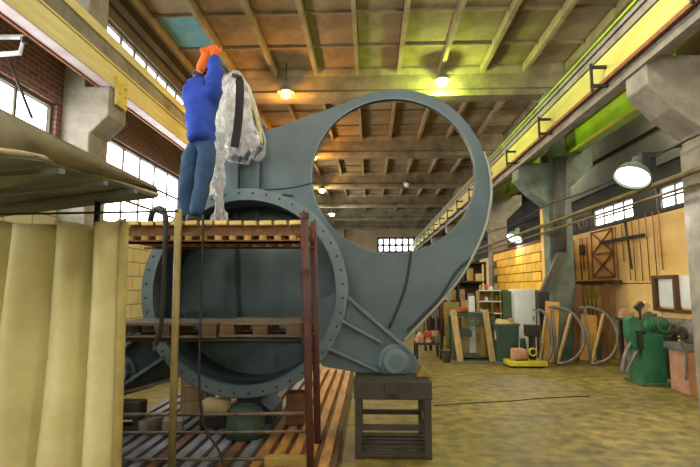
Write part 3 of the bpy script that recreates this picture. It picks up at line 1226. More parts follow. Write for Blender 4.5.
c = PY(222, 402, 6.5)
bm = BM()
span(bm, (c.x - 0.2, 6.24, 0.15), (c.x + 0.14, 6.44, c.z - 0.09))
tag(obj('dark_block', bm, 'dark_steel', bevel=0.015), 'dark steel block on the deck carrying a pale paper bundle', 'block')
sack('paper_bundle', 'crumpled pale cream paper bundle on the dark block under the valve', (c.x - 0.02, 6.34, c.z), (0.34, 0.2, 0.18), 'cream_box', 'paper', 4)
c = PY(246, 418, 5.95)
bm = BM()
prof = [(0, 0.36), (0.1, 0.355), (0.17, 0.31), (0.215, 0.22), (0.225, 0.1), (0.225, 0.0), (0, 0)]
lathe(bm, prof, Matrix.Translation((c.x, 5.95, 0.15)), 32)
tag(obj('steel_dome', bm, 'bin_green', smooth=True), 'dark green steel dome on the deck below the flange', 'dome')
a, b = PY(286, 393, 6.4), PY(304, 415, 6.4)
bm = BM()
span(bm, (a.x, 6.4, 0.15), (b.x, 6.62, a.z))
t = obj('timber_block', bm, 'slat_dark', bevel=0.01)
tag(t, 'upright dark brown timber block on the deck left of the red poles', 'block')
for k, (px, py, L) in enumerate(((149, 426, 0.26), (173, 424, 0.3))):
    c = PY(px, py, 6.1)
    bm = BM()
    box(bm, (c.x, 6.1, 0.225), (L * 0.75, 0.3, 0.15), (0, 0, 0.3 * (k * 2 - 1)))
    tag(obj('concrete_block', bm, 'concrete_column', bevel=0.01), ['pale stone block on the deck next to the hidden stand', 'pale stone block on the deck beside the yellow pole'][k], 'block')

# ------------------------------------------------------------------ scaffold
YS0, YS1 = 5.0, 5.72
ZP = PY(240, 220.5, YS0).z
xs0 = PY(116, 224, YS0).x
xs1 = PY(303, 224, YS0).x
scf = thing('scaffold', 'steel pole scaffold with slatted wooden platform in front of the valve', 'scaffold', ((xs0 + xs1) / 2, 5.4, 0))


def pole(pxa, pya, pxb, Y, r, m, name='pole'):
    a_ = PY(pxa, pya, Y)
    b_ = PY(pxb, 467, Y)
    d_ = (b_ - a_)
    e_ = a_ + d_ * ((a_.z - 0.15) / -d_.z)
    bm = BM()
    tube(bm, [a_, e_], r, 14)
    return obj(name, bm, m, scf, smooth=False)


pole(178.5, 209, 171.5, YS0 - 0.06, 0.036, 'pole_yellow')
pole(304, 214, 310.5, YS0 - 0.04, 0.038, 'pole_rust')
pole(313.5, 222, 318, YS1, 0.038, 'pole_rust')
pole(119, 224, 111, YS0 + 0.03, 0.034, 'pole_rust')
pole(121, 228, 117, YS1, 0.03, 'dark_steel')
# couplers on the red poles
for py in (216, 272, 318, 340):
    a = PY(304 + (py - 214) * 0.026, py, YS0 - 0.04)
    bm = BM()
    cyl(bm, a - Vector((0, 0, 0.03)), a + Vector((0, 0, 0.03)), 0.05, seg=12)
    obj('coupler', bm, 'pole_rust', scf)
# platform slats (ends face the camera)
nsl = int((xs1 - xs0) / 0.152)
for k in range(nsl):
    x = xs1 - 0.08 - k * 0.152 + random.uniform(-0.006, 0.006)
    tl = random.uniform(-0.012, 0.012)
    bm = BM()
    box(bm, (x, (YS0 + YS1) / 2, ZP - 0.028 + tl * 0.3), (0.122, YS1 - YS0 + random.uniform(-0.02, 0.03), 0.05), (0, random.uniform(-0.05, 0.05), 0))
    sl = obj('slat', bm, 'slat_wood', scf)
    bm = BM()
    box(bm, (x, YS0 - 0.02, ZP - 0.024 + tl * 0.3), (0.118, 0.02, 0.042), (0, random.uniform(-0.05, 0.05), 0))
    obj('sawn_end', bm, 'slat_end', sl)
    bm = BM()
    box(bm, (x - 0.03, (YS0 + YS1) / 2, ZP - 0.185), (0.07, YS1 - YS0, 0.06))
    obj('lower_slat', bm, 'slat_wood', scf)
for y in (YS0 + 0.04, (YS0 + YS1) / 2, YS1 - 0.06):
    bm = BM()
    span(bm, (xs0, y, ZP - 0.155), (xs1 + 0.06, y + 0.07, ZP - 0.055))
    obj('joist', bm, 'slat_dark', scf)
bm = BM()
span(bm, (xs0, YS0 - 0.02, ZP - 0.235), (xs1 + 0.06, YS0 + 0.05, ZP - 0.215))
span(bm, (xs0, YS0 - 0.02, ZP - 0.235), (xs1 + 0.06, YS0 - 0.012, ZP - 0.2))
obj('angle_rail', bm, 'angle_rust', scf)
bm = BM()
span(bm, (xs0, YS1 - 0.06, ZP - 0.235), (xs1 + 0.06, YS1, ZP - 0.215))
obj('angle_rail', bm, 'angle_rust', scf)
for py, Y, r in ((316, YS0, 0), (415, YS0, 0.019), (433, YS0, 0.015), (460, YS0, 0.017), (415, YS1 - 0.03, 0.02)):
    if not r:
        continue
    a = PY(116, py, Y)
    b = PY(310, py - 1.5, Y)
    bm = BM()
    tube(bm, [a, b], r, 8)
    obj('cross_rail', bm, 'rail_steel', scf)
zr = PY(240, 340, YS0).z
bm = BM()
tube(bm, [(xs0, YS0, zr), (xs1 + 0.05, YS0, zr)], 0.022, 8)
obj('cross_rail', bm, 'dark_steel', scf)
bm = BM()
tube(bm, [(xs0, YS1 - 0.05, zr), (xs1 + 0.05, YS1 - 0.05, zr)], 0.022, 8)
obj('cross_rail', bm, 'dark_steel', scf)

# pallets on the middle level


def pallet(label, x0, x1, y0, y1, z0):
    t = thing('pallet', label, 'pallet', ((x0 + x1) / 2, (y0 + y1) / 2, z0))
    n_ = 5
    wd = (y1 - y0) / n_
    for k in range(n_):
        bm = BM()
        span(bm, (x0 + random.uniform(0, .02), y0 + k * wd, z0 + 0.12), (x1 - random.uniform(0, .02), y0 + k * wd + wd * 0.8, z0 + 0.145))
        obj('top_board', bm, 'pallet_wood', t)
    for x in (x0 + 0.08, (x0 + x1) / 2, x1 - 0.08):
        for y in (y0 + 0.06, (y0 + y1) / 2, y1 - 0.08):
            bm = BM()
            box(bm, (x, y, z0 + 0.07), (0.14, 0.1, 0.1))
            obj('block', bm, 'pallet_block', t)
    for y in (y0 + 0.06, y1 - 0.08):
        bm = BM()
        span(bm, (x0, y - 0.05, z0), (x1, y + 0.05, z0 + 0.02))
        obj('bottom_board', bm, 'pallet_wood', t)
    return t


xm = PY(216, 330, YS0).x
pallet('weathered grey pallet on scaffold rails beside the canvas curtain', xs0, xm + 0.02, YS0 - 0.05, YS1, zr + 0.022)
pallet('weathered grey pallet on scaffold rails ending at the red poles', xm + 0.04, xs1 + 0.0, YS0 - 0.05, YS1, zr + 0.034)

# hose over the platform edge, and hanging cable
bm = BM()
pts = [PY(151, 236, 5.25), PY(150.5, 222, 5.1), PY(153, 212, 4.95), PY(158.5, 208.5, 4.9), PY(164, 212, 4.87), PY(166, 224, 4.86), PY(165, 250, 4.86), PY(163, 300, 4.86), PY(160.5, 330, 4.86), PY(155.5, 345, 4.86)]
tube(bm, smoothpts(pts, 8), [0.03 if i < 40 else 0.022 for i in range(73)], 10)
hs = tag(obj('hose', bm, 'black_rubber'), 'black hose arched over the platform edge and hanging down by the yellow pole', 'hose')
bm = BM()
cyl(bm, PY(155.7, 344, 4.86), PY(153.5, 350, 4.86), 0.016, 0.012, 10)
obj('nozzle', bm, 'rail_steel', hs)
bm = BM()
pts = [PY(203, 215, 4.96), PY(202.5, 245, 4.955), PY(201, 300, 4.95), PY(199.5, 350, 4.9), PY(200, 400, 4.9), PY(206, 430, 4.9), PY(218, 449, 4.9), PY(224, 466, 4.9)]
tube(bm, smoothpts(pts, 8), 0.012, 8)
tag(obj('hanging_cable', bm, 'black_rubber'), 'thin dark cable hanging from the platform and curling at the deck', 'cable')

# ------------------------------------------------------------------ curtain, post and hood at the left
YC = 3.4
cx1 = PY(125, 230, YC).x
cx0 = -4.1
cz1 = PY(60, 219, YC).z
cz0 = 0.03
bm = BM()
NX, NZ = 260, 40
gv = []
L = cx1 - cx0


def z_w(t):
    return 2.3 * (1 - t)


def fold(s, t):
    """depth of curtain folds; s metres from the right edge, t 0 top 1 bottom"""
    a_ = 0.1 + 0.03 * t
    u = 11.2 * (s - 0.3) + 0.35 * math.sin(t * 2.2 + s * 3) + 0.3 * math.sin(s * 4.1)
    f_ = 1 - 2 * abs(math.sin(u)) ** 0.95 + 0.12 * math.sin(s * 31 + 3 * t) + 0.1 * math.sin(z_w(t) * 3 + s * 9)
    return a_ * f_ * (0.3 + 0.7 * min(1, s / 0.2))


for j in range(NZ + 1):
    t_ = j / NZ
    row = []
    for i in range(NX + 1):
        s_ = L * i / NX
        x = cx1 - s_ - 0.012 * t_ * (1 if i == 0 else 0)
        sag = 0.03 * abs(math.sin(s_ * 7.0)) + 0.015 * math.sin(s_ * 3)
        if s_ < 0.06:
            sag -= 0.01
        z = cz1 - sag * (1 - t_) - t_ * (cz1 - cz0)
        crease = 0.008 * math.sin(z * 40 + s_ * 5) * math.exp(-((z - 1.35) / 0.12) ** 2)
        row.append(bm.verts.new((x, YC + fold(s_, t_) + crease, z)))
    gv.append(row)
for j in range(NZ):
    for i in range(NX):
        bm.faces.new((gv[j][i], gv[j][i + 1], gv[j + 1][i + 1], gv[j + 1][i]))
cur = obj('curtain', bm, 'canvas', smooth=True)
cur.modifiers.new('thick', 'SOLIDIFY').thickness = 0.006
tag(cur, 'heavy olive canvas welding curtain hanging in folds beside the scaffold', 'curtain')
bm = BM()
a, b = PY(121.5, 222, YC), PY(113.5, 467, YC)
d = b - a
tube(bm, [a + Vector((0.02, 0.0, 0)), Vector((a.x + d.x * a.z / -d.z + 0.02, YC, 0.03))], 0.032, 8)
obj('hem', bm, 'canvas_hem', cur)
bm = BM()
tube(bm, [(cx0, YC, cz1 + 0.02), (cx1 + 0.37, YC, cz1 + 0.05)], 0.008, 8)
tag(obj('curtain_rail', bm, 'dark_steel'), 'thin dark rail carrying the canvas curtain', 'rail')

hood = thing('booth_roof', 'grey metal booth roof with slanted edge sheet above the canvas curtain', 'roof', (-2.6, 3.3, 2.4))
A = PZ(0, 112, 2.55)
A2 = A + (A - PZ(157, 189, 2.55)) * 0.35
B = PZ(157, 189, 2.55)
B2 = PZ(157.5, 195, 2.50)
D = PY(0, 151, 1.78)
C = PY(92, 173.5, 2.85)
D2 = D + (D - C) * 0.4 + Vector((-0.05, 0, -0.02))
E = PZ(0, 215, 2.53)
E2 = E + (E - B2) * 0.25
Mid = PY(45, 158, 2.3)
bm = BM()
top = [A2, A, A.lerp(B, 0.35), A.lerp(B, 0.65), B]
bot = [D2, D, Mid, C, B2]
tv = [bm.verts.new(p) for p in top]
bv = [bm.verts.new(p) for p in bot]
for k in range(4):
    bm.faces.new((tv[k], tv[k + 1], bv[k + 1], bv[k]))
fs = obj('edge_sheet', bm, 'hood_sheet', hood, smooth=True)
fs.modifiers.new('thick', 'SOLIDIFY').thickness = 0.012
bm = BM()
tube(bm, smoothpts([p + Vector((0.006, -0.006, 0)) for p in bot], 4), 0.012, 8)
obj('lip', bm, 'hood_lip', hood)
bm = BM()
far = [Vector((-1.75, 1.0, 2.42)), Vector((-2.1, 1.9, 2.45)), Vector((-2.6, 2.8, 2.49)), Vector((-3.3, 3.8, 2.52)), E2]
bv = [bm.verts.new(p + Vector((0, 0, 0.0))) for p in bot]
fv = [bm.verts.new(p) for p in far]
for k in range(4):
    bm.faces.new((bv[k], bv[k + 1], fv[k + 1], fv[k]))
so = obj('soffit', bm, 'hood_under', hood)
so.modifiers.new('thick', 'SOLIDIFY').thickness = 0.02
bm = BM()
tv = [bm.verts.new(p + Vector((0, 0, 0.015))) for p in top]
fv = [bm.verts.new(p + Vector((0, 0, 0.12))) for p in far]
for k in range(4):
    bm.faces.new((tv[k], tv[k + 1], fv[k + 1], fv[k]))
so = obj('top_sheet', bm, 'hood_sheet', hood)
so.modifiers.new('thick', 'SOLIDIFY').thickness = 0.012
for k, f_ in enumerate((0.28, 0.55, 0.8)):
    p = Vector(bot[1]).lerp(bot[4], f_) + Vector((-0.02, 0.0, -0.008))
    q = far[1].lerp(far[4], f_) + Vector((0, 0, -0.01))
    bm = BM()
    bar(bm, p, q, 0.03, 0.025)
    obj('roof_batten', bm, 'hood_under', hood)
for x, y in ((-2.05, 1.75), (-3.75, 4.75), (-2.0, 3.56)):
    bm = BM()
    tube(bm, [(x, y, 0), (x, y, 2.48)], 0.022, 8)
    obj('post', bm, 'dark_steel', hood)

# lamp bracket on the left wall above the booth
t = thing('wall_bracket', 'pale rectangular pipe bracket sticking out from the brick wall', 'bracket', PX(0, 55, -4.9))
bm = BM()
pts = [PY(-30, 37, 6.2), PY(24, 37, 6.2), PY(20, 53, 6.2), PY(-30, 56, 6.2)]
tube(bm, pts, 0.035, 8)
obj('pipe_loop', bm, 'white_paint', t)
bm = BM()
tube(bm, [PY(8, 58, 6.2), PY(32, 118, 6.2)], 0.02, 8)
obj('stay', bm, 'dark_steel', t)
bm = BM()
box(bm, PY(24, 40, 6.2), (0.06, 0.06, 0.08))
obj('end_fitting', bm, 'dark_steel', t)
bm = BM()
bar(bm, PY(-30, 37, 6.2), Vector((XL, 6.2, PY(-30, 37, 6.2).z)), 0.05, 0.05)
bar(bm, PY(-30, 56, 6.2), Vector((XL, 6.2, PY(-30, 56, 6.2).z)), 0.05, 0.05)
obj('wall_fixing', bm, 'dark_steel', t)

# ------------------------------------------------------------------ plastic wrap, strap, actuator


def evaluated_mesh(o):
    dg = bpy.context.evaluated_depsgraph_get()
    return bpy.data.meshes.new_from_object(o.evaluated_get(dg))


def skin_mesh(name, nodes, edges, root, sub=2):
    """nodes: list of (Vector, rx, ry); returns mesh"""
    me = bpy.data.meshes.new(name)
    me.from_pydata([tuple(n_[0]) for n_ in nodes], edges, [])
    o = bpy.data.objects.new(name, me)
    COL.objects.link(o)
    o.modifiers.new('skin', 'SKIN')
    if sub:
        s_ = o.modifiers.new('sub', 'SUBSURF')
        s_.levels = sub
        s_.render_levels = sub
    sv = me.skin_vertices[0].data
    for i, n_ in enumerate(nodes):
        sv[i].radius = (n_[1], n_[2])
        sv[i].use_root = (i == root)
    bpy.context.view_layer.update()
    r_ = evaluated_mesh(o)
    bpy.data.objects.remove(o, do_unlink=True)
    return r_


def mesh_obj(name, me, m, parent=None):
    bm = BM()
    bm.from_mesh(me)
    return obj(name, bm, m, parent, smooth=True)


def crumple(bm, amp, freq, seed):
    rnd = random.Random(seed)
    ks = [(Vector((rnd.choice((-1, 1)) * rnd.uniform(0.5, 1), rnd.uniform(-0.6, 0.6), rnd.uniform(-0.3, 0.3))) * freq * (1 + i * 0.7), rnd.uniform(0, 6), 1 / (1 + i * 0.6)) for i in range(6)]
    bm.normal_update()
    for v in bm.verts:
        s_ = 1.2 - sum(abs(math.sin(k.dot(v.co) + p)) * w_ for k, p, w_ in ks)
        v.co += v.normal * amp * s_


act = thing('actuator', 'tall grey valve actuator wrapped in clear plastic beside the worker', 'actuator', PY(240, 150, 6.95) - Vector((0, 0, 0.05)))
bm = BM()
za, zb = PY(216, 148, 7.0).z + 0.04, PY(240, 92, 6.95).z
ax, ay = PY(240, 120, 6.95).x, 7.26
lathe(bm, [(0, 0), (0.24, 0), (0.24, 0.06), (0.17, 0.08), (0.17, zb - za - 0.2), (0.12, zb - za - 0.1), (0.12, zb - za), (0, zb - za)], Matrix.Translation((ax, ay, za - 0.04 + 0.0)), 24)
obj('cylinder', bm, 'grey_steel', act)
# plastic cover as a crumpled closed bag around it
out = [(214, 150), (212, 120), (214, 95), (221, 80), (229, 72), (238, 74), (246, 86), (252, 103), (257, 122), (262, 142), (259, 150), (254, 158), (250, 152), (244, 161), (236, 157), (228, 160), (221, 156)]
bm = BM()
ring_pts = [PY(x, y, 6.6) for x, y in out]
cen = PY(237, 120, 6.6)
nr = 14
grid = []
dense = smoothpts(ring_pts, 5, True)
for j in range(nr + 1):
    f_ = j / nr
    row = []
    for i, p in enumerate(dense):
        q = cen.lerp(p, math.sin(f_ * math.pi / 2))
        q = q + Vector((0, -0.2 * math.cos(f_ * math.pi / 2), 0))
        row.append(bm.verts.new(q))
    grid.append(row)
nd = len(dense)
for j in range(nr):
    for i in range(nd):
        bm.faces.new((grid[j][i], grid[j][(i + 1) % nd], grid[j + 1][(i + 1) % nd], grid[j + 1][i]))
bmesh.ops.remove_doubles(bm, verts=bm.verts[:], dist=0.0005)
back = bm.verts[:]
crumple(bm, 0.04, 12, 3)
pw = obj('plastic_cover', bm, 'plastic', act, smooth=True)
pw.modifiers.new('thick', 'SOLIDIFY').thickness = 0.004
# rear side of the cover
bm = BM()
for j in range(nr + 1):
    f_ = j / nr
    row = []
    for i, p in enumerate(dense):
        q = cen.lerp(p, math.sin(f_ * math.pi / 2)) + Vector((0, 0.7 * math.cos(f_ * math.pi / 2), 0))
        row.append(bm.verts.new(q))
    grid[j] = row
for j in range(nr):
    for i in range(nd):
        bm.faces.new((grid[j][i], grid[j][(i + 1) % nd], grid[j + 1][(i + 1) % nd], grid[j + 1][i]))
bmesh.ops.remove_doubles(bm, verts=bm.verts[:], dist=0.0005)
crumple(bm, 0.04, 9, 5)
obj('plastic_cover', bm, 'plastic', act)
bm = BM()
tube(bm, smoothpts([PY(248, 92, 6.58), PY(254.5, 112, 6.6), PY(259.5, 128, 6.6), PY(262, 143, 6.6)], 6), 0.014, 6)
obj('taped_edge', bm, 'girder_yellow', act)
# hanging tatter
# long loose sheet down to the platform
bm = BM()
NXs, NZs = 16, 60
rows = []
for j in range(NZs + 1):
    t_ = j / NZs
    py = 132 + t_ * 89
    w0 = 213 - 1.5 * math.sin(t_ * 5) - (3 if t_ > 0.8 else 0) * (t_ - 0.8) * 5
    w1 = 226 + 2.5 * math.sin(t_ * 4 + 1) - 6 * math.sin(t_ * math.pi) * 0.6 + 4 * t_ * t_
    row = []
    for i in range(NXs + 1):
        u_ = i / NXs
        Y = 5.62 + 0.04 * math.sin(u_ * 11 + t_ * 6) + 0.03 * math.sin(u_ * 23 - t_ * 17)
        row.append(bm.verts.new(PY(w0 + (w1 - w0) * u_, py, Y)))
    rows.append(row)
for j in range(NZs):
    for i in range(NXs):
        bm.faces.new((rows[j][i], rows[j][i + 1], rows[j + 1][i + 1], rows[j + 1][i]))
crumple(bm, 0.02, 22, 9)
ps = obj('plastic_sheet', bm, 'plastic')
ps.modifiers.new('thick', 'SOLIDIFY').thickness = 0.003
tag(ps, 'crumpled clear plastic sheet hanging down to the platform beside the worker', 'plastic sheet')
# dark strap/belt hanging in front of the wrap
bm = BM()
pts = smoothpts([PY(235, 76, 6.1), PY(238.5, 77.5, 6.05), PY(240, 86, 6.05), PY(239.5, 105, 6.05), PY(237.5, 128, 6.07), PY(234.5, 147, 6.1)], 6)
for i in range(len(pts) - 1):
    bar(bm, pts[i], pts[i + 1] + (pts[i + 1] - pts[i]) * 0.15, 0.095, 0.05)
tag(obj('lifting_strap', bm, 'dark_strap'), 'wide dark lifting strap draped over the plastic wrapped actuator', 'strap')

# ------------------------------------------------------------------ the worker
YB = 5.3
zpl = ZP


def W(px, py, dy=0.0):
    return PY(px, py, YB + dy)


fl = W(183.5, 217, 0.1)
fr = W(195.5, 217, -0.05)
person = thing('person', 'worker in blue jacket, jeans and orange gloves reaching up on the platform', 'person', (W(196, 219).x, YB, zpl))
# key joints
hipc = W(200, 143)
hl, hr_ = W(192, 147, 0.03), W(208, 147, -0.03)
kl, kr = W(187.5, 179, 0.0), W(203, 179, -0.06)
al, ar = Vector((W(183, 210).x, YB + 0.1, zpl + 0.09)), Vector((W(196.5, 210).x, YB - 0.03, zpl + 0.09))
waist, chest = W(200, 133), W(200.5, 108, 0.03)
neckb, neckt, headc, headt = W(204, 88, 0.1), W(207, 83, 0.15), W(210.5, 76, 0.22), W(211, 68, 0.2)
sl, sr = W(189, 93, 0.05), W(213, 91, -0.02)
el, er = W(197.5, 77, 0.08), W(214.5, 73, -0.08)
wl_, wr = W(204.5, 57, 0.06), W(215, 56, 0.0)
# skin body, one continuous mesh
nodes = [(hipc, .1, .08), (waist, .11, .08), (chest, .15, .1), (neckb, .07, .07), (neckt, .052, .055), (headc, .078, .09), (headt, .06, .07),
         (sl, .06, .06), (el, .045, .045), (wl_, .032, .032), (sr, .06, .06), (er, .045, .045), (wr, .032, .032),
         (hl, .06, .06), (kl, .045, .045), (al, .035, .035), (hr_, .06, .06), (kr, .045, .045), (ar, .035, .035)]
edges = [(0, 1), (1, 2), (2, 3), (3, 4), (4, 5), (5, 6), (3, 7), (7, 8), (8, 9), (3, 10), (10, 11), (11, 12), (0, 13), (13, 14), (14, 15), (0, 16), (16, 17), (17, 18)]
mesh_obj('body', skin_mesh('body', nodes, edges, 0), 'skin', person)
# face: nose, ears, looking up and towards the actuator
fd = Vector((0.55, 0.75, 0.3)).normalized()
bm = BM()
bmesh.ops.create_uvsphere(bm, u_segments=20, v_segments=14, radius=1, matrix=Matrix.Translation(headc + Vector((0, 0.0, 0.045)) - fd * 0.012) @ Matrix.Diagonal((0.098, 0.105, 0.125, 1)))
for v in list(bm.verts):
    rel = v.co - headc
    if rel.dot(fd) > 0.045 and rel.z < 0.1:
        bm.verts.remove(v)
obj('hair', bm, 'hair_dark', person, smooth=True)
bm = BM()
lathe(bm, [(0, 0.03), (0.016, 0.0), (0.018, -0.01), (0, -0.01)], axisM(headc + fd * 0.085, fd + Vector((0, 0, -0.3))), 10)
obj('nose', bm, 'skin', person)
side = fd.cross(Vector((0, 0, 1))).normalized()
for s_ in (-1, 1):
    bm = BM()
    bmesh.ops.create_uvsphere(bm, u_segments=8, v_segments=6, radius=1, matrix=Matrix.Translation(headc + side * s_ * 0.085) @ Matrix.Diagonal((0.014, 0.022, 0.034, 1)))
    obj('ear', bm, 'skin', person, smooth=True)
    bm = BM()
    bmesh.ops.create_uvsphere(bm, u_segments=8, v_segments=6, radius=0.013, matrix=Matrix.Translation(headc + side * s_ * 0.032 + fd * 0.075 + Vector((0, 0, 0.025))))
    obj('eye', bm, 'white_inside', person, smooth=True)
bm = BM()
box(bm, headc + fd * 0.084 + Vector((0, 0, -0.045)), (0.045, 0.012, 0.01), (0, 0, math.atan2(fd.y, fd.x) - math.pi / 2))
obj('mouth', bm, 'pink_tan', person)
# jacket
hem, hem2 = W(200, 147), W(200, 141)
nodes = [(chest, .245, .16), (W(201, 122, .02), .245, .16), (W(201, 135), .24, .155), (hem, .235, .15), (W(203, 93, .05), .16, .12), (W(204.5, 80, .1), .1, .09),
         (sl, .11, .1), (W(193.5, 85, .07), .095, .09), (el, .075, .075),
         (sr, .115, .1), (W(214.5, 82, -.06), .1, .095), (er, .092, .085), (W(214.8, 63, -.03), .078, .075), (W(215, 57.5, 0), .068, .066)]
edges = [(3, 2), (2, 1), (1, 0), (0, 4), (4, 5), (4, 6), (6, 7), (7, 8), (4, 9), (9, 10), (10, 11), (11, 12), (12, 13)]
jk = mesh_obj('jacket', skin_mesh('jacket', nodes, edges, 3), 'jacket_blue', person)
dt = bpy.data.textures.new('cloth_folds', 'CLOUDS')
dt.noise_scale = 0.075
for o_ in (jk,):
    dm = o_.modifiers.new('folds', 'DISPLACE')
    dm.texture = dt
    dm.strength = 0.075
    dm.mid_level = 0.5
bm = BM()
cyl(bm, W(197.5, 77, .08), W(199.5, 73, .075), 0.066, 0.062, 16)
obj('cuff', bm, 'shoe_dark', jk)
# trousers
nodes = [(W(200, 134), .15, .115), (W(200, 144), .155, .12), (hl, .112, .112), (W(190, 163, .02),   .104, .104), (kl, .094, .094), (W(185.5, 196, .06), .088, .088), (al + Vector((0, 0, -0.01)), .08, .08),
         (hr_, .112, .112), (W(206, 163, -.04), .112, .112), (kr, .094, .094), (W(200, 196, -.04), .088, .088), (ar + Vector((0, 0, -0.01)), .08, .08)]
edges = [(0, 1), (1, 2), (2, 3), (3, 4), (4, 5), (5, 6), (1, 7), (7, 8), (8, 9), (9, 10), (10, 11)]
tr_ = mesh_obj('trousers', skin_mesh('trousers', nodes, edges, 2), 'jeans', person)
dm = tr_.modifiers.new('folds', 'DISPLACE')
dm.texture = dt
dm.strength = 0.025
# shoes
for a_, ang in ((al, 0.5), (ar, 0.25)):
    f2 = Vector((math.sin(ang + 0.5), math.cos(ang + 0.5), 0))
    base = Vector((a_.x, a_.y, zpl))
    bm = BM()
    prof = [(-0.09, 0.04, 0.1), (-0.04, 0.045, 0.105), (0.03, 0.046, 0.085), (0.1, 0.05, 0.065), (0.16, 0.044, 0.055), (0.185, 0.028, 0.045)]
    sd = Vector((f2.y, -f2.x, 0))
    rows = []
    for t_, wd, hh in prof:
        c_ = base + f2 * t_
        rows.append([bm.verts.new(c_ + sd * wd * math.cos(q_) + Vector((0, 0, 0.003 + hh * 0.5 + hh * 0.5 * math.sin(q_)))) for q_ in [2 * math.pi * k / 14 for k in range(14)]])
    for i in range(len(rows) - 1):
        for k in range(14):
            bm.faces.new((rows[i][k], rows[i][(k + 1) % 14], rows[i + 1][(k + 1) % 14], rows[i + 1][k]))
    bm.faces.new(rows[0])
    bm.faces.new(rows[-1][::-1])
    obj('shoe', bm, 'shoe_dark', person, smooth=True)


def glove(wrist, palm, tip, thumb_side, gaunt=None):
    """palm and five fingers curling over the top of the load"""
    nodes_, edges_ = [], []
    ax_ = (palm - wrist).normalized()
    sdv = ax_.cross(Vector((0, 1, 0))).normalized()
    curl = (tip - palm).normalized()
    nodes_.append((wrist, .056, .05))
    nodes_.append((wrist.lerp(palm, 0.55), .05, .036))
    nodes_.append((palm, .052, .034))
    edges_ += [(0, 1), (1, 2)]
    if gaunt is not None:
        nodes_.append((gaunt, .064, .06))
        edges_.append((0, 3))
    me_ = skin_mesh('glove', nodes_, edges_, 0)
    g_ = mesh_obj('glove', me_, 'glove_orange', person)
    for k, (off, ln) in enumerate(((-0.039, 0.07), (-0.013, 0.085), (0.013, 0.08), (0.037, 0.062))):
        p_ = palm + sdv * off
        q1 = p_ + ax_ * ln * 0.45 + curl * ln * 0.15
        q2 = q1 + ax_ * ln * 0.15 + curl * ln * 0.45
        q3 = q2 - ax_ * ln * 0.2 + curl * ln * 0.3
        bm = BM()
        tube(bm, smoothpts([p_ - ax_ * 0.03, p_, q1, q2, q3], 3), [.015] * 9 + [.014, .013, .012, .009], 8)
        obj('finger', bm, 'glove_orange', g_, smooth=True)
    p_ = wrist.lerp(palm, 0.45) + sdv * thumb_side * 0.03
    bm = BM()
    tube(bm, smoothpts([p_, p_ + sdv * thumb_side * 0.04 + ax_ * 0.03, p_ + sdv * thumb_side * 0.045 + ax_ * 0.065 + curl * 0.02], 4), [.018] * 6 + [.016, .014, .011], 8)
    obj('thumb', bm, 'glove_orange', g_, smooth=True)


glove(wl_, W(207, 52, .07), W(214, 48.5, .12), 1, gaunt=W(199.3, 73, .075))
glove(W(215, 57, 0), W(214.5, 50.5, .03), W(209, 47.5, .1), -1)

# ------------------------------------------------------------------ helpers for the right hand side


def pbox(bm, x0, y0, x1, y1, Y, dep, floor_=False):
    a_, b_ = PY(x0, y0, Y), PY(x1, y1, Y)
    return span(bm, (a_.x, Y, 0.0 if floor_ else b_.z), (b_.x, Y + dep, a_.z))


def base_of(px, Y):
    return Vector((PY(px, 300, Y).x, Y, 0))


# duct on the painted column
t = thing('dust_duct', 'dark dust duct bending down beside the painted column', 'duct', base_of(545, 13.0))
bm = BM()
tube(bm, [PY(559.5, 158, 13.2), PY(560, 252, 13.2)], 0.16, 14)
obj('riser', bm, 'duct_grey', t)
bm = BM()
bar(bm, PY(563, 250, 13.2), PY(543, 296, 13.2), 0.2, 0.22)
obj('elbow', bm, 'duct_grey', t)
bm = BM()
pbox(bm, 539, 292, 552, 362, 13.05, 0.32, True)
obj('collector_box', bm, 'dark_steel', t)
bm = BM()
span(bm, (CR - 0.025, 13.78, 0.0), (CR - 0.002, 13.98, CBR - 1.15))
tag(obj('corner_strip', bm, 'yellow_plaster'), 'yellow painted strip along the corner of the teal column', 'strip')

# -- machine: green grinder
YM = 9.9
t = thing('grinding_machine', 'green pedestal grinding machine with motor and tilted guard by the ochre wall', 'machine', base_of(653, YM))
ped = px2([(642, 335), (669, 334), (672, 382), (641, 382)], YM)
a_, b_ = PY(642, 335, YM), PY(669, 382, YM)
bm = BM()
zt = a_.z
bmesh.ops.create_cube(bm, size=1, matrix=Matrix.Translation(((a_.x + b_.x) / 2, YM + 0.3, zt / 2)) @ Matrix.Diagonal((b_.x - a_.x, 0.55, zt, 1)))
for v in bm.verts:
    if v.co.z > zt * 0.5:
        v.co.x = (a_.x + b_.x) / 2 + (v.co.x - (a_.x + b_.x) / 2) * 0.9
obj('pedestal', bm, 'machine_green', t, bevel=0.02)
bm = BM()
box(bm, ((a_.x + b_.x) / 2, YM + 0.3, 0.03), (b_.x - a_.x + 0.12, 0.7, 0.06))
obj('base_plate', bm, 'cabinet_green', t)
bm = BM()
q0, q1 = PY(640, 325.5, YM + 0.25), PY(668, 325.5, YM + 0.25)
M = axisM(q0, q1 - q0)
Ln = (q1 - q0).length
lathe(bm, [(0, 0), (0.13, 0), (0.16, 0.04), (0.16, Ln - 0.06), (0.12, Ln), (0.05, Ln), (0.05, Ln + 0.12), (0, Ln + 0.12)], M, 24, smooth=False)
mo = obj('motor', bm, 'machine_green', t)
for k in range(5):
    bm = BM()
    cyl(bm, q0 + (q1 - q0) * (0.25 + 0.12 * k), q0 + (q1 - q0) * (0.25 + 0.12 * k + 0.03), 0.172, seg=24)
    obj('fin', bm, 'machine_green', mo)
bm = BM()
box(bm, (q0 + q1) / 2 + Vector((0, 0.03, -0.15)), (Ln * 0.8, 0.3, 0.12))
obj('motor_seat', bm, 'machine_green', t)
bm = BM()
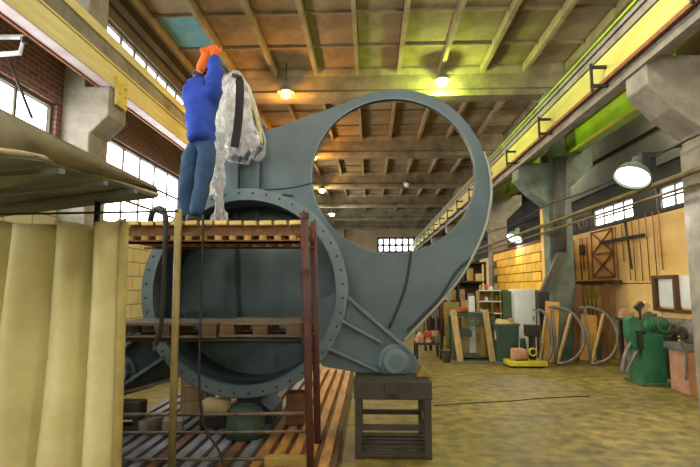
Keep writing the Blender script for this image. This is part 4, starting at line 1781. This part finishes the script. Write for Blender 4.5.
plate(bm, px2([(630, 320), (635, 316), (640, 320), (640, 330), (645, 345), (642, 351), (636, 349), (631, 336)], YM), YM + 0.08, YM + 0.3)
obj('guard', bm, 'machine_green', t, bevel=0.015)
bm = BM()
plate(bm, px2([(638, 331), (643, 331), (644, 350), (640, 349)], YM), YM, YM + 0.08)
obj('tool_rest', bm, 'dark_steel', t)
for pts in ([(634, 338), (627, 350), (623, 366), (623, 372)], [(640, 346), (634, 356), (629, 366), (626, 373)]):
    bm = BM()
    tube(bm, smoothpts([PY(x, y, YM + 0.15) for x, y in pts], 5), 0.045, 8)
    obj('strut', bm, 'grey_steel', t)
bm = BM()
tube(bm, smoothpts([PY(x, y, YM - 0.02) for x, y in ((659, 318), (658, 325), (662, 331), (668, 331), (670, 325), (665, 319), (659, 317))], 5), 0.016, 8)
obj('hose_loop', bm, 'grey_steel', t)
bm = BM()
bar(bm, PY(636, 309, YM + 0.1), PY(642, 303, YM + 0.1), 0.1, 0.1)
bar(bm, PY(640, 306, YM + 0.12), PY(640, 320, YM + 0.12), 0.03, 0.03)
obj('lamp_arm', bm, 'dark_steel', t)
bm = BM()
bar(bm, PY(638, 313, YM + 0.2), PY(648, 304, YM + 0.2), 0.1, 0.12)
obj('chute', bm, 'cream_box', t)

# second machine on the right (lathe head with motor on a tan cabinet)
YM2 = 9.1
t = thing('machine_tool', 'grey motor on a pinkish tan machine cabinet next to the green grinder', 'machine', base_of(697, YM2))
bm = BM()
pbox(bm, 687, 352, 716, 390, YM2, 0.55, True)
obj('cabinet', bm, 'pink_tan', t, bevel=0.015)
bm = BM()
pbox(bm, 684, 345, 716, 352, YM2 - 0.03, 0.62)
obj('bed', bm, 'grey_steel', t)
q0, q1 = PY(683, 333, YM2 + 0.25), PY(712, 331, YM2 + 0.25)
bm = BM()
lathe(bm, [(0, 0), (0.1, 0), (0.14, 0.04), (0.24, 0.1), (0.25, 0.5), (0.2, 0.56), (0, 0.56)], axisM(q0, q1 - q0), 24, smooth=False)
obj('motor', bm, 'grey_steel', t)
bm = BM()
lathe(bm, [(0, -0.02), (0.1, -0.02), (0.12, 0.0), (0.12, 0.05), (0, 0.05)], axisM(q0, q1 - q0), 24, smooth=False)
obj('pulley', bm, 'dark_steel', t)
bm = BM()
tube(bm, smoothpts([PY(679, 340, YM2), PY(683, 346, YM2), PY(686, 358, YM2 - 0.02), PY(686, 380, YM2 - 0.02)], 5), 0.025, 8)
obj('drain_pipe', bm, 'grey_steel', t)
t = thing('dark_pump', 'small dark machine standing behind the green grinder', 'machine', base_of(678, 10.5))
bm = BM()
pbox(bm, 670, 338, 685, 378, 10.6, 0.4, True)
obj('body', bm, 'dark_steel', t, bevel=0.02)
bm = BM()
q = PY(676, 327, 10.7)
lathe(bm, [(0, -0.25), (0.15, -0.25), (0.17, -0.2), (0.17, 0.2), (0.1, 0.25), (0, 0.25)], axisM(q, (1, 0, 0)), 20, smooth=False)
obj('drum', bm, 'grey_steel', t)
for k, (px, py, s_, m) in enumerate(((651, 311, 0.26, 'grey_steel'), (683, 312, 0.3, 'dark_steel'), (694, 309, 0.34, 'grey_steel'))):
    c_ = PY(px, py + 4, 11.2)
# long bench behind the machines
t = thing('workbench', 'long dark workbench along the ochre wall behind the grinder', 'bench', base_of(665, 11.2))
bm = BM()
a_ = PY(624, 318, 11.2)
b_ = PY(735, 318, 11.2)
x2 = min(b_.x, XR - 0.1)
span(bm, (a_.x, 10.9, a_.z - 0.06), (x2, 11.6, a_.z))
obj('top', bm, 'dark_steel', t)
for x in (a_.x + 0.05, x2 - 0.12):
    for y in (10.95, 11.5):
        bm = BM()
        span(bm, (x, y, 0), (x + 0.07, y + 0.07, a_.z - 0.06))
        obj('leg', bm, 'dark_steel', t)
bt = a_.z
for k, (px, wd, hh, m, lb, nm) in enumerate(((627, 0.26, 0.18, 'pink_tan', 'brown tool box at the end of the dark workbench', 'tool_box'),
                                        (650, 0.24, 0.14, 'grey_steel', 'grey vise body on the bench behind the motor', 'vise'),
                                        (676, 0.3, 0.16, 'dark_steel', 'dark gearbox on the bench below the white board', 'gearbox'))):
    q = PY(px, 310, 11.2)
    if q.x + wd > XR - 0.1:
        continue
    bm = BM()
    box(bm, (q.x, 11.25, bt + hh * 0.35), (wd, 0.22, hh * 0.7))
    box(bm, (q.x - wd * 0.15, 11.25, bt + hh * 0.85), (wd * 0.5, 0.14, hh * 0.3))
    tag(obj(nm, bm, m, bevel=0.01), lb, 'tool')

# white board with dark frame on the right wall
t = thing('framed_board', 'white board in a dark brown frame on the ochre wall', 'board', PX(676, 308, XR - 0.06))
corn = [PX(656, 279.5, XR - 0.09), PX(696, 265, XR - 0.09)]
z0, z1 = PX(656, 306, XR - 0.09).z, PX(656, 281, XR - 0.09).z
yb0, yb1 = PX(708, 280, XR - 0.09).y, corn[0].y
bm = BM()
span(bm, (XR - 0.075, yb0, z0), (XR - 0.055, yb1, z1 + 0.1))
obj('board', bm, 'white_paint', t)
for y, dd in ((yb1, 0.1), (PX(677, 280, XR - 0.09).y, 0.09), (yb0, 0.09)):
    bm = BM()
    span(bm, (XR - 0.17, y - dd / 2, z0 - 0.1), (XR - 0.075, y + dd / 2, z1 + 0.12))
    obj('frame_post', bm, 'slat_dark', t)
bm = BM()
span(bm, (XR - 0.16, PX(677, 280, XR - 0.09).y, z1 + 0.05), (XR - 0.075, yb1, z1 + 0.12))
obj('frame_rail', bm, 'slat_dark', t)
bm = BM()
span(bm, (XR - 0.16, yb0, z0 - 0.1), (XR - 0.075, yb1, z0 - 0.04))
obj('frame_rail', bm, 'slat_dark', t)


# lattice, rods, rack on the right wall
def wp(px, py, off=0.12):
    return PX(px, py, XR - off)


t = thing('lattice_frame', 'thin dark lattice frame with crossed bars hung on the ochre wall', 'frame', wp(601, 278))
cs = {'a': wp(591, 233), 'b': wp(612, 228), 'c': wp(612, 252), 'd': wp(592, 255), 'e': wp(612, 276), 'f': wp(592, 278)}
zc_ = {'a': (cs['a'].z + cs['b'].z) / 2, 'c': (cs['c'].z + cs['d'].z) / 2, 'e': (cs['e'].z + cs['f'].z) / 2}
y1_, y2_ = cs['a'].y, cs['b'].y
G = lambda yy, kk: Vector((XR - 0.12, yy, zc_[kk]))
for p, q in ((G(y1_, 'a'), G(y2_, 'a')), (G(y1_, 'c'), G(y2_, 'c')), (G(y1_, 'e'), G(y2_, 'e')), (G(y1_, 'a'), G(y1_, 'e')), (G(y2_, 'a'), G(y2_, 'e')),
             (G(y1_, 'a'), G(y2_, 'c')), (G(y2_, 'a'), G(y1_, 'c')), (G(y1_, 'c'), G(y2_, 'e')), (G(y2_, 'c'), G(y1_, 'e'))):
    bm = BM()
    bar(bm, p, q, 0.035, 0.035)
    obj('bar', bm, 'rust_rail', t)
t = thing('rod_rack', 'row of thin steel rods standing against the ochre wall beside the lattice', 'rack', wp(635, 280))
for px, ya, yb in ((617, 226, 279), (623, 225, 262), (629, 222, 280), (634, 222, 281), (641, 219, 281), (648, 213, 281), (655, 211, 276), (661, 210, 270)):
    p = wp(px, (ya + yb) / 2, 0.1)
    zt_, zb_ = wp(px, ya, 0.1).z, wp(px, yb, 0.1).z
    bm = BM()
    tube(bm, [(p.x, p.y, zb_), (p.x, p.y + 0.03, zt_)], 0.014, 6)
    obj('rod', bm, 'rust_rail', t)
bm = BM()
bar(bm, wp(600, 243, 0.17), wp(644, 235, 0.17), 0.05, 0.08)
obj('cross_bar', bm, 'dark_steel', t)
bm = BM()
bar(bm, wp(625, 222, 0.23), wp(632, 269, 0.23), 0.035, 0.045)
obj('slanted_bar', bm, 'dark_steel', t)
t = thing('rod_rack', 'row of thin rods on the ochre wall next to the teal column', 'rack', wp(578, 280))
for px, ya, yb in ((570, 240, 282), (575, 240, 280), (581, 238, 280), (583.5, 238, 270), (588, 237, 280)):
    p = wp(px, (ya + yb) / 2, 0.1)
    bm = BM()
    tube(bm, [(p.x, p.y, wp(px, yb, 0.1).z), (p.x, p.y + 0.03, wp(px, ya, 0.1).z)], 0.02, 6)
    obj('rod', bm, 'rust_rail', t)
bm = BM()
pp = wp(582, 250, 0.14)
box(bm, pp, (0.1, 0.2, 0.32))
obj('hook_block', bm, 'dark_steel', t)


t = thing('wall_railing', 'dark zigzag railing along the top of the ochre wall by the teal column', 'railing', (XR - 0.1, 15, PZT + 0.09))
ry0, ry1, rz0, rz1 = 15.15, 18.2, PZT + 0.11, PZT + 0.52
bm = BM()
bar(bm, (XR - 0.1, ry0, rz1), (XR - 0.1, ry1, rz1), 0.03, 0.03)
obj('top_rail', bm, 'dark_steel', t)
bm = BM()
bar(bm, (XR - 0.1, ry0, rz0), (XR - 0.1, ry1, rz0), 0.06, 0.04)
obj('bottom_rail', bm, 'dark_steel', t)
nb_ = 8
for k in range(nb_):
    ya_, yb_ = ry0 + (ry1 - ry0) * k / nb_, ry0 + (ry1 - ry0) * (k + 1) / nb_
    bm = BM()
    bar(bm, (XR - 0.1, ya_, rz0 if k % 2 else rz1), (XR - 0.1, yb_, rz1 if k % 2 else rz0), 0.02, 0.025)
    obj('diagonal', bm, 'conduit_ochre', t)
    bm = BM()
    bar(bm, (XR - 0.1, ya_, rz0), (XR - 0.1, ya_, rz1), 0.025, 0.025)
    obj('post', bm, 'dark_steel', t)


def hanger(label, pxs, ybar, x0, x1, rods, ylow):
    t = thing('bar_rack', label, 'rack', wp((x0 + x1) / 2, ybar + 2, 0.3))
    za = wp((x0 + x1) / 2, ybar, 0.3).z
    y0_, y1_ = wp(x1, ybar, 0.3).y, wp(x0, ybar, 0.3).y
    bm = BM()
    span(bm, (XR - 0.36, y0_, za - 0.09), (XR - 0.26, y1_, za + 0.03))
    obj('beam', bm, 'pole_rust', t)
    for y in (y0_ + 0.2, y1_ - 0.2):
        bm = BM()
        span(bm, (XR - 0.36, y - 0.03, za - 0.03), (XR - 0.055, y + 0.03, za + 0.03))
        obj('bracket', bm, 'dark_steel', t)
    for px in rods:
        q = wp(px, ylow, 0.24)
        bm = BM()
        tube(bm, [(XR - 0.2, q.y, q.z), (XR - 0.23, q.y + 0.02, za + 0.05)], 0.028, 6)
        obj('rod', bm, 'olive_yellow', t)
    return t


hanger('rusty wall rack with hanging rods above the bent pipe frames', 0, 282, 574, 616, (580, 584, 588, 592, 596), 318)
hanger('rusty wall rack with hanging rods close to the dust duct', 0, 283, 545, 573, (551, 555, 559, 563), 318)
# rounded boards and dark planks leaning on the wall behind the pipe frames
# -- D shaped pipe frames
for k, (xl, xt, yt, label) in enumerate(((541, 551, 311, 'bent half-round pipe frame leaning next to the dust duct'),
                                         (556, 577, 308, 'bent half-round pipe frame in the middle of the leaning row'),
                                         (590, 611, 308, 'bent half-round pipe frame leaning nearest the workbench'))):
    Yd = 12.4
    t = thing('pipe_frame', label, 'pipe frame', base_of(xl + 15, Yd), 'bent pipe frames leaning by the wall')
    zt_ = PY(xl, yt, Yd).z
    lean = Vector((0.12, 0.5, 0))
    x_l = PY(xl, 340, Yd).x
    rz = (zt_ - 0.05) / 2
    rx = PY(xl + (30 if k else 12), 340, Yd).x - x_l
    pts = []
    for i in range(25):
        a_ = math.pi / 2 - math.pi * i / 24
        z_ = 0.05 + rz + rz * math.sin(a_)
        pts.append(Vector((x_l + rx * abs(math.cos(a_)) ** 0.9, Yd, z_)) + lean * (z_ / zt_))
    bm = BM()
    tube(bm, pts, 0.042, 8)
    obj('bow', bm, 'grey_steel', t)
    bm = BM()
    tube(bm, [pts[0] + Vector((0, 0, 0)), pts[-1]], 0.035, 8)
    obj('upright', bm, 'grey_steel', t)
    bm = BM()
    bar(bm, pts[5], pts[-2] + Vector((-0.1, 0, 0)), 0.05, 0.07)
    obj('brace', bm, 'tan_wood', t)
    bm = BM()
    bar(bm, pts[0], pts[0] + Vector((-0.12, 0.05, 0)), 0.05, 0.05)
    obj('hook', bm, 'grey_steel', t)
for k, (px, wd, hh, m, lb) in enumerate(((545, 0.34, 1.5, 'orange_board', 'orange board leaning behind the pipe frame by the duct'),
                                     (573, 0.17, 1.95, 'slat_dark', 'dark plank leaning at the wall behind the middle pipe frame'),
                                     (583, 0.5, 1.15, 'orange_board', 'orange board leaning behind the middle pipe frame'),
                                     (606, 0.17, 1.95, 'slat_dark', 'dark plank leaning at the wall behind the last pipe frame'),
                                     (566, 0.35, 0.95, 'bin_green', 'dark green sheet leaning behind the middle pipe frame'),
                                     (598, 0.35, 0.95, 'bin_green', 'dark green sheet leaning behind the last pipe frame'))):
    q = base_of(px, 13.1 if k else 12.9)
    bm = BM()
    L_ = hh
    q.x = min(q.x, XR - 0.75)
    box(bm, q + Vector((0.12, 0.0, L_ / 2)), (wd, 0.035, L_), (-0.05, 0.1, 0))
    zmin = min(v.co.z for v in bm.verts)
    bmesh.ops.translate(bm, verts=bm.verts[:], vec=(0, 0.1 * (k % 3), -zmin))
    tag(obj('leaning_board', bm, m), lb, 'board')

# ------------------------------------------------------------------ clutter area beyond the valve
YG = 13.3


def cabinet(name, label, cat, x0, y0, x1, Y, dep, m, doors=1, hm='dark_steel'):
    a_, b_ = PY(x0, y0, Y), PY(x1, y0, Y)
    t = thing(name, label, cat, ((a_.x + b_.x) / 2, Y + dep / 2, 0))
    bm = BM()
    span(bm, (a_.x, Y, 0), (b_.x, Y + dep, a_.z))
    obj('body', bm, m, t, bevel=0.012)
    wd = (b_.x - a_.x) / doors
    for k in range(doors):
        bm = BM()
        span(bm, (a_.x + k * wd + 0.02, Y - 0.02, 0.06), (a_.x + (k + 1) * wd - 0.02, Y, a_.z - 0.04))
        d_ = obj('door', bm, m, t)
        bm = BM()
        box(bm, (a_.x + (k + 1) * wd - 0.08, Y - 0.03, a_.z * 0.55), (0.02, 0.02, 0.12))
        obj('handle', bm, hm, d_)
    return t


cabinet('white_cabinet', 'tall white metal cabinet beside the dark duct', 'cabinet', 514, 289, 535, 14.4, 0.6, 'white_paint', 1)
cabinet('green_locker', 'tall dull green locker between the shelves and white cabinet', 'cabinet', 501.5, 291, 511.5, 14.7, 0.4, 'cabinet_green', 1)
# shelf unit
t = thing('shelf_unit', 'open shelf unit with white shelves and small jars by the green locker', 'shelf', base_of(490, 14.6))
a_, b_ = PY(479, 290, 14.6), PY(501, 290, 14.6)
for py in (290, 301, 313, 326):
    z_ = PY(490, py, 14.6).z
    bm = BM()
    span(bm, (a_.x, 14.6, z_ - 0.03), (b_.x, 15.0, z_))
    obj('shelf', bm, 'white_paint', t)
for x in (a_.x, b_.x - 0.03, (a_.x + b_.x) / 2 + 0.05):
    bm = BM()
    span(bm, (x, 14.62, 0), (x + 0.03, 14.98, a_.z))
    obj('post', bm, 'olive_yellow', t)
bm = BM()
span(bm, (a_.x, 14.99, 0), (b_.x, 15.0, a_.z))
obj('back', bm, 'olive_yellow', t)
jb = ['on the top shelf of the open unit', 'on the second shelf of the open unit', 'on the third shelf of the open unit']
k = 0
for s_i, py in enumerate((290, 301, 313)):
    z_ = PY(490, py, 14.6).z
    for j in range(4):
        x = a_.x + 0.09 + j * 0.15
        hh = random.uniform(0.1, 0.17)
        bm = BM()
        lathe(bm, [(0, 0), (0.045, 0), (0.05, 0.01), (0.05, hh * 0.7), (0.03, hh * 0.85), (0.03, hh), (0, hh)], Matrix.Translation((x, 14.78, z_)), 12, smooth=False)
        tag(obj('jar', bm, ('olive_yellow', 'red_rag', 'white_paint', 'tan_wood')[(j + s_i) % 4]), 'small %s jar standing ' % ('olive yellow', 'red', 'white', 'tan')[(j + s_i) % 4] + jb[s_i], 'jar', 'jars on the open shelf unit')
# green bench with two leaning planks
t = thing('steel_bench', 'green steel workbench with drawers behind two leaning planks', 'bench', base_of(474, YG))
a_, b_ = PY(452, 313, YG), PY(494, 313, YG)
zt_ = a_.z
bm = BM()
span(bm, (a_.x, YG, zt_ - 0.08), (b_.x, YG + 0.7, zt_))
obj('top', bm, 'bin_green', t)
bm = BM()
span(bm, (a_.x + 0.75, YG + 0.1, 0.1), (b_.x - 0.05, YG + 0.65, zt_ - 0.3))
obj('cupboard', bm, 'olive_yellow', t)
for k in range(2):
    bm = BM()
    span(bm, (a_.x + 0.35, YG + 0.04, zt_ - 0.2 - k * 0.13), (b_.x - 0.03, YG + 0.1, zt_ - 0.09 - k * 0.13))
    dr = obj('drawer', bm, 'cabinet_green', t)
    bm = BM()
    box(bm, ((a_.x + b_.x) / 2, YG + 0.03, zt_ - 0.145 - k * 0.13), (0.2, 0.02, 0.025))
    obj('handle', bm, 'grey_steel', dr)
for x in (a_.x, b_.x - 0.08):
    for y in (YG, YG + 0.62):
        bm = BM()
        span(bm, (x, y, 0), (x + 0.08, y + 0.08, zt_ - 0.08))
        obj('leg', bm, 'cabinet_green', t)
bm = BM()
pbox(bm, 458, 330, 472, 337, YG - 0.08, 0.5)
obj('side_box', bm, 'bin_green', t)
bm = BM()
span(bm, (a_.x, YG + 0.02, 0.06), (b_.x, YG + 0.68, 0.1))
obj('bottom_shelf', bm, 'cabinet_green', t)
for k, (xa, xb, lb) in enumerate(((453, 459, 'pale plank leaning on the green bench next to the bucket'), (485, 491, 'pale plank leaning on the green bench next to the waste bin'))):
    p = PY(xa, 310, YG - 0.03)
    q = base_of(xb, YG - 0.4)
    bm = BM()
    bar(bm, q + Vector((0, 0, 0.01)), p, 0.15, 0.045)
    tag(obj('leaning_plank', bm, 'tan_wood'), lb, 'plank')
bm = BM()
span(bm, (PY(452, 360, 12.6).x, 12.6, 0), (PY(506, 360, 12.6).x, 12.75, 0.05))
tag(obj('steel_bar', bm, 'grey_steel'), 'flat steel bar lying on the floor before the green bench', 'bar')
# items on the bench and behind it
sack('rag', 'red rag lying on the green bench', (PY(465, 320, YG).x, YG + 0.25, zt_ + 0.07), (0.26, 0.3, 0.14), 'red_rag', 'rag', 2)
for k, (x0, y0, x1, m, lb) in enumerate(((461, 300, 468, 'tan_wood', 'tan board standing behind the green bench'), (469, 296, 475, 'white_paint', 'white paper notice board behind the green bench'),
                                     (445, 302, 460, 'olive_yellow', 'yellow board propped up left of the bench'))):
    a2, b2 = PY(x0, y0, 14.3), PY(x1, y0, 14.3)
    bm = BM()
    span(bm, (a2.x, 14.3 + k * 0.06, 0), (b2.x, 14.34 + k * 0.06, a2.z))
    tag(obj('upright_board', bm, m), lb, 'board')
# waste container with junk
t = thing('waste_bin', 'dark green steel waste container full of scrap', 'bin', base_of(508, 12.95))
a_, b_ = PY(498, 325, 12.6), PY(519, 325, 12.6)
bm = BM()
bw, bd, bh = b_.x - a_.x, 0.7, a_.z
cx, cy = (a_.x + b_.x) / 2, 12.95
o1 = [(-.5, -.5), (.5, -.5), (.5, .5), (-.5, .5)]
lo_ = [bm.verts.new((cx + x * bw * 0.88, cy + y * bd * 0.88, 0.02)) for x, y in o1]
hi_ = [bm.verts.new((cx + x * bw, cy + y * bd, bh)) for x, y in o1]
inn = [bm.verts.new((cx + x * bw * 0.93, cy + y * bd * 0.93, bh)) for x, y in o1]
inl = [bm.verts.new((cx + x * bw * 0.85, cy + y * bd * 0.85, 0.1)) for x, y in o1]
bm.faces.new(lo_[::-1])
bm.faces.new(inl)
for A_, B_ in ((lo_, hi_), (hi_, inn), (inn, inl)):
    for k in range(4):
        bm.faces.new((A_[k], A_[(k + 1) % 4], B_[(k + 1) % 4], B_[k]))
obj('tub', bm, 'bin_green', t)
bm = BM()
for k in range(4):
    bar(bm, (cx + o1[k][0] * bw, cy + o1[k][1] * bd, bh), (cx + o1[(k + 1) % 4][0] * bw, cy + o1[(k + 1) % 4][1] * bd, bh), 0.05, 0.05)
obj('rim', bm, 'cabinet_green', t)
sack('scrap_heap', 'pale crumpled scrap heaped in the green container', (cx - 0.05, cy, bh - 0.2), (bw * 0.75, bd * 0.75, 0.62), 'cream_box', 'scrap', 11)
bm = BM()
span(bm, (cx + bw * 0.2, cy - 0.15, bh - 0.22), (cx + bw * 0.4, cy + 0.1, bh + 0.14))
tag(obj('cardboard_box', bm, 'tan_wood'), 'small tan box sticking out of the green container', 'box')
# bucket
q = base_of(445, 12.9)
t = thing('bucket', 'small grey metal bucket on the floor left of the bench', 'bucket', q)
bm = BM()
lathe(bm, [(0, 0.0), (0.09, 0.0), (0.13, 0.3), (0.135, 0.3), (0.12, 0.29), (0.085, 0.02), (0, 0.02)], Matrix.Translation(q), 20)
obj('pail', bm, 'grey_steel', t)
bm = BM()
tube(bm, [q + Vector((0.13 * math.cos(a2), 0.0, 0.29 + 0.1 * math.sin(a2))) for a2 in [math.pi * k / 10 for k in range(11)]], 0.008, 6)
obj('bail', bm, 'dark_steel', t)
# yellow trolley with dark tool stand
t = thing('tool_trolley', 'low yellow painted trolley base beside the dark duct', 'trolley', base_of(527, 12.3))
bm = BM()
a_, b_ = PY(507, 357, 12.2), PY(545, 357, 12.2)
span(bm, (a_.x, 12.0, 0.04), (b_.x, 12.6, 0.15))
obj('deck', bm, 'yellow_paint', t, bevel=0.02)
for x in (a_.x + 0.12, b_.x - 0.12):
    for y in (12.08, 12.5):
        bm = BM()
        cyl(bm, (x, y - 0.03, 0.05), (x, y + 0.03, 0.05), 0.05, seg=14)
        obj('wheel', bm, 'black_rubber', t)
bm = BM()
lathe(bm, [(0.07, -0.02), (0.1, -0.02), (0.1, 0.02), (0.07, 0.02)], axisM(PY(533, 352, 12.1), (0, 1, 0)), 20, closed=True)
obj('tow_ring', bm, 'yellow_paint', t)
t = thing('drill_stand', 'dark bench drill stand on the yellow trolley', 'tool', Vector((PY(533, 350, 12.3).x, 12.35, 0.15)))
bm = BM()
pbox(bm, 530, 327, 536, 353, 12.3, 0.15)
for v in bm.verts:
    if v.co.z < 0.4:
        v.co.z = 0.15
obj('column', bm, 'dark_steel', t)
bm = BM()
pbox(bm, 527, 325, 541, 337, 12.25, 0.3)
obj('head', bm, 'dark_steel', t, bevel=0.02)
bm = BM()
q = PY(524, 343, 12.3)
cyl(bm, (q.x, 12.38, 0.15), (q.x, 12.38, q.z + 0.1), 0.1, 0.06, 14)
obj('spindle', bm, 'black_rubber', t)
sack('wrapped_part', 'pale pinkish wrapped part lying on the yellow trolley', (PY(519, 350, 12.2).x, 12.25, 0.29), (0.36, 0.3, 0.28), 'pink_tan', 'parcel', 8)
# pile of parts next to the stand
rnd = random.Random(5)
cols = ['pink_tan', 'tan_wood', 'grey_steel', 'cream_box', 'red_rag', 'olive_yellow', 'dark_steel']
names = ['stub', 'gear', 'block', 'wheel']
desc = {'pink_tan': 'pinkish brown', 'tan_wood': 'tan', 'grey_steel': 'grey', 'cream_box': 'cream', 'red_rag': 'red', 'olive_yellow': 'olive yellow', 'dark_steel': 'dark'}
bm = BM()
a_, b_ = PY(416, 349, 13.4), PY(442, 349, 13.4)
tz = PY(430, 343, 13.4).z
t = thing('low_table', 'low dark table heaped with cast parts left of the bucket', 'table', ((a_.x + b_.x) / 2, 13.7, 0))
span(bm, (a_.x, 13.4, tz - 0.05), (b_.x, 14.1, tz))
obj('top', bm, 'dark_steel', t)
for x in (a_.x, b_.x - 0.06):
    for y in (13.4, 14.04):
        bm = BM()
        span(bm, (x, y, 0), (x + 0.06, y + 0.06, tz - 0.05))
        obj('leg', bm, 'dark_steel', t)
slots = [(i, j, l) for l in range(2) for j in range(2) for i in range(3)]
for n_, (i, j, l) in enumerate(slots):
    x = a_.x + 0.12 + i * (b_.x - a_.x - 0.24) / 2
    y = 13.52 + j * 0.28
    z = tz + l * 0.14
    m = cols[(n_ % 6 + l * 3) % 7]
    bm = BM()
    if (i + j + l) % 2:
        lathe(bm, [(0.03, 0), (0.09, 0), (0.1, 0.03), (0.09, 0.07), (0.06, 0.08), (0.06, 0.14), (0.03, 0.14)], Matrix.Translation((x, y, z)), 16, smooth=False, closed=True)
        kind = 'ring'
    else:
        box(bm, (x, y, z + 0.07), (0.16, 0.14, 0.14), (0, 0, rnd.uniform(-0.5, 0.5)))
        kind = 'block'
    tag(obj('cast_' + kind, bm, m), '%s cast %s in the %s layer of parts on the low table' % (desc[m], kind, ('bottom', 'top')[l]), 'part', 'cast parts on the low table')
# vertical stock behind the pile
for k, px in enumerate((425, 430, 436, 441, 447)):
    q = base_of(px, 15.2 + 0.1 * (k % 2))
    bm = BM()
    hh = (1.8, 2.95, 2.6, 2.2, 2.1)[k]
    tube(bm, [q, q + Vector((0.05 * (k - 2), 0.15, hh))], 0.045, 8)
    tag(obj('steel_pipe', bm, ('grey_steel', 'pole_rust')[k % 2]), ('shortest grey', 'taller rusty', 'tallest grey', 'shorter rusty', 'middle length grey')[k] + ' steel pipe standing upright behind the table of cast parts', 'pipe', 'upright pipes behind the table')
# dark partition / rack beyond
t = thing('storage_rack', 'tall dark storage rack far behind the green bench', 'rack', base_of(455, 19))
a_, b_ = PY(428, 262, 19), PY(486, 262, 19)
for k, py in enumerate((262, 281, 300, 318)):
    z_ = PY(455, py, 19).z
    bm = BM()
    span(bm, (a_.x, 19, z_ - 0.06), (b_.x, 19.8, z_))
    obj('shelf', bm, 'dark_steel', t)
for x in (a_.x, (a_.x + b_.x) / 2, b_.x - 0.08):
    for y in (19, 19.72):
        bm = BM()
        span(bm, (x, y, 0), (x + 0.08, y + 0.08, a_.z))
        obj('post', bm, 'dark_steel', t)
bm = BM()
span(bm, (a_.x, 19.8, 0), (b_.x, 19.84, a_.z))
obj('back_sheet', bm, 'stand_steel', t)
kk = 0
for s_i, py in enumerate((281, 300, 318)):
    z_ = PY(455, py, 19).z
    for j in range(6):
        x = a_.x + 0.15 + j * (b_.x - a_.x - 0.2) / 6
        hh = rnd.uniform(0.25, 0.5)
        m = cols[(j * 2 + s_i) % 7]
        bm = BM()
        span(bm, (x, 19.1, z_), (x + 0.24, 19.5, z_ + hh))
        tag(obj('stored_box', bm, m, bevel=0.01), '%s box stored on the %s shelf of the dark rack' % (desc[m], ('upper', 'middle', 'lower')[s_i]), 'box', 'boxes on the dark rack')

# ------------------------------------------------------------------ floor cable and wires
bm = BM()
tube(bm, smoothpts([PZ(x, y, 0.007) for x, y in ((434, 405.5), (470, 403), (510, 401), (545, 398), (590, 396))], 5), 0.007, 6)
tag(obj('floor_cable', bm, 'black_rubber'), 'thin dark cable lying across the open concrete floor', 'cable')
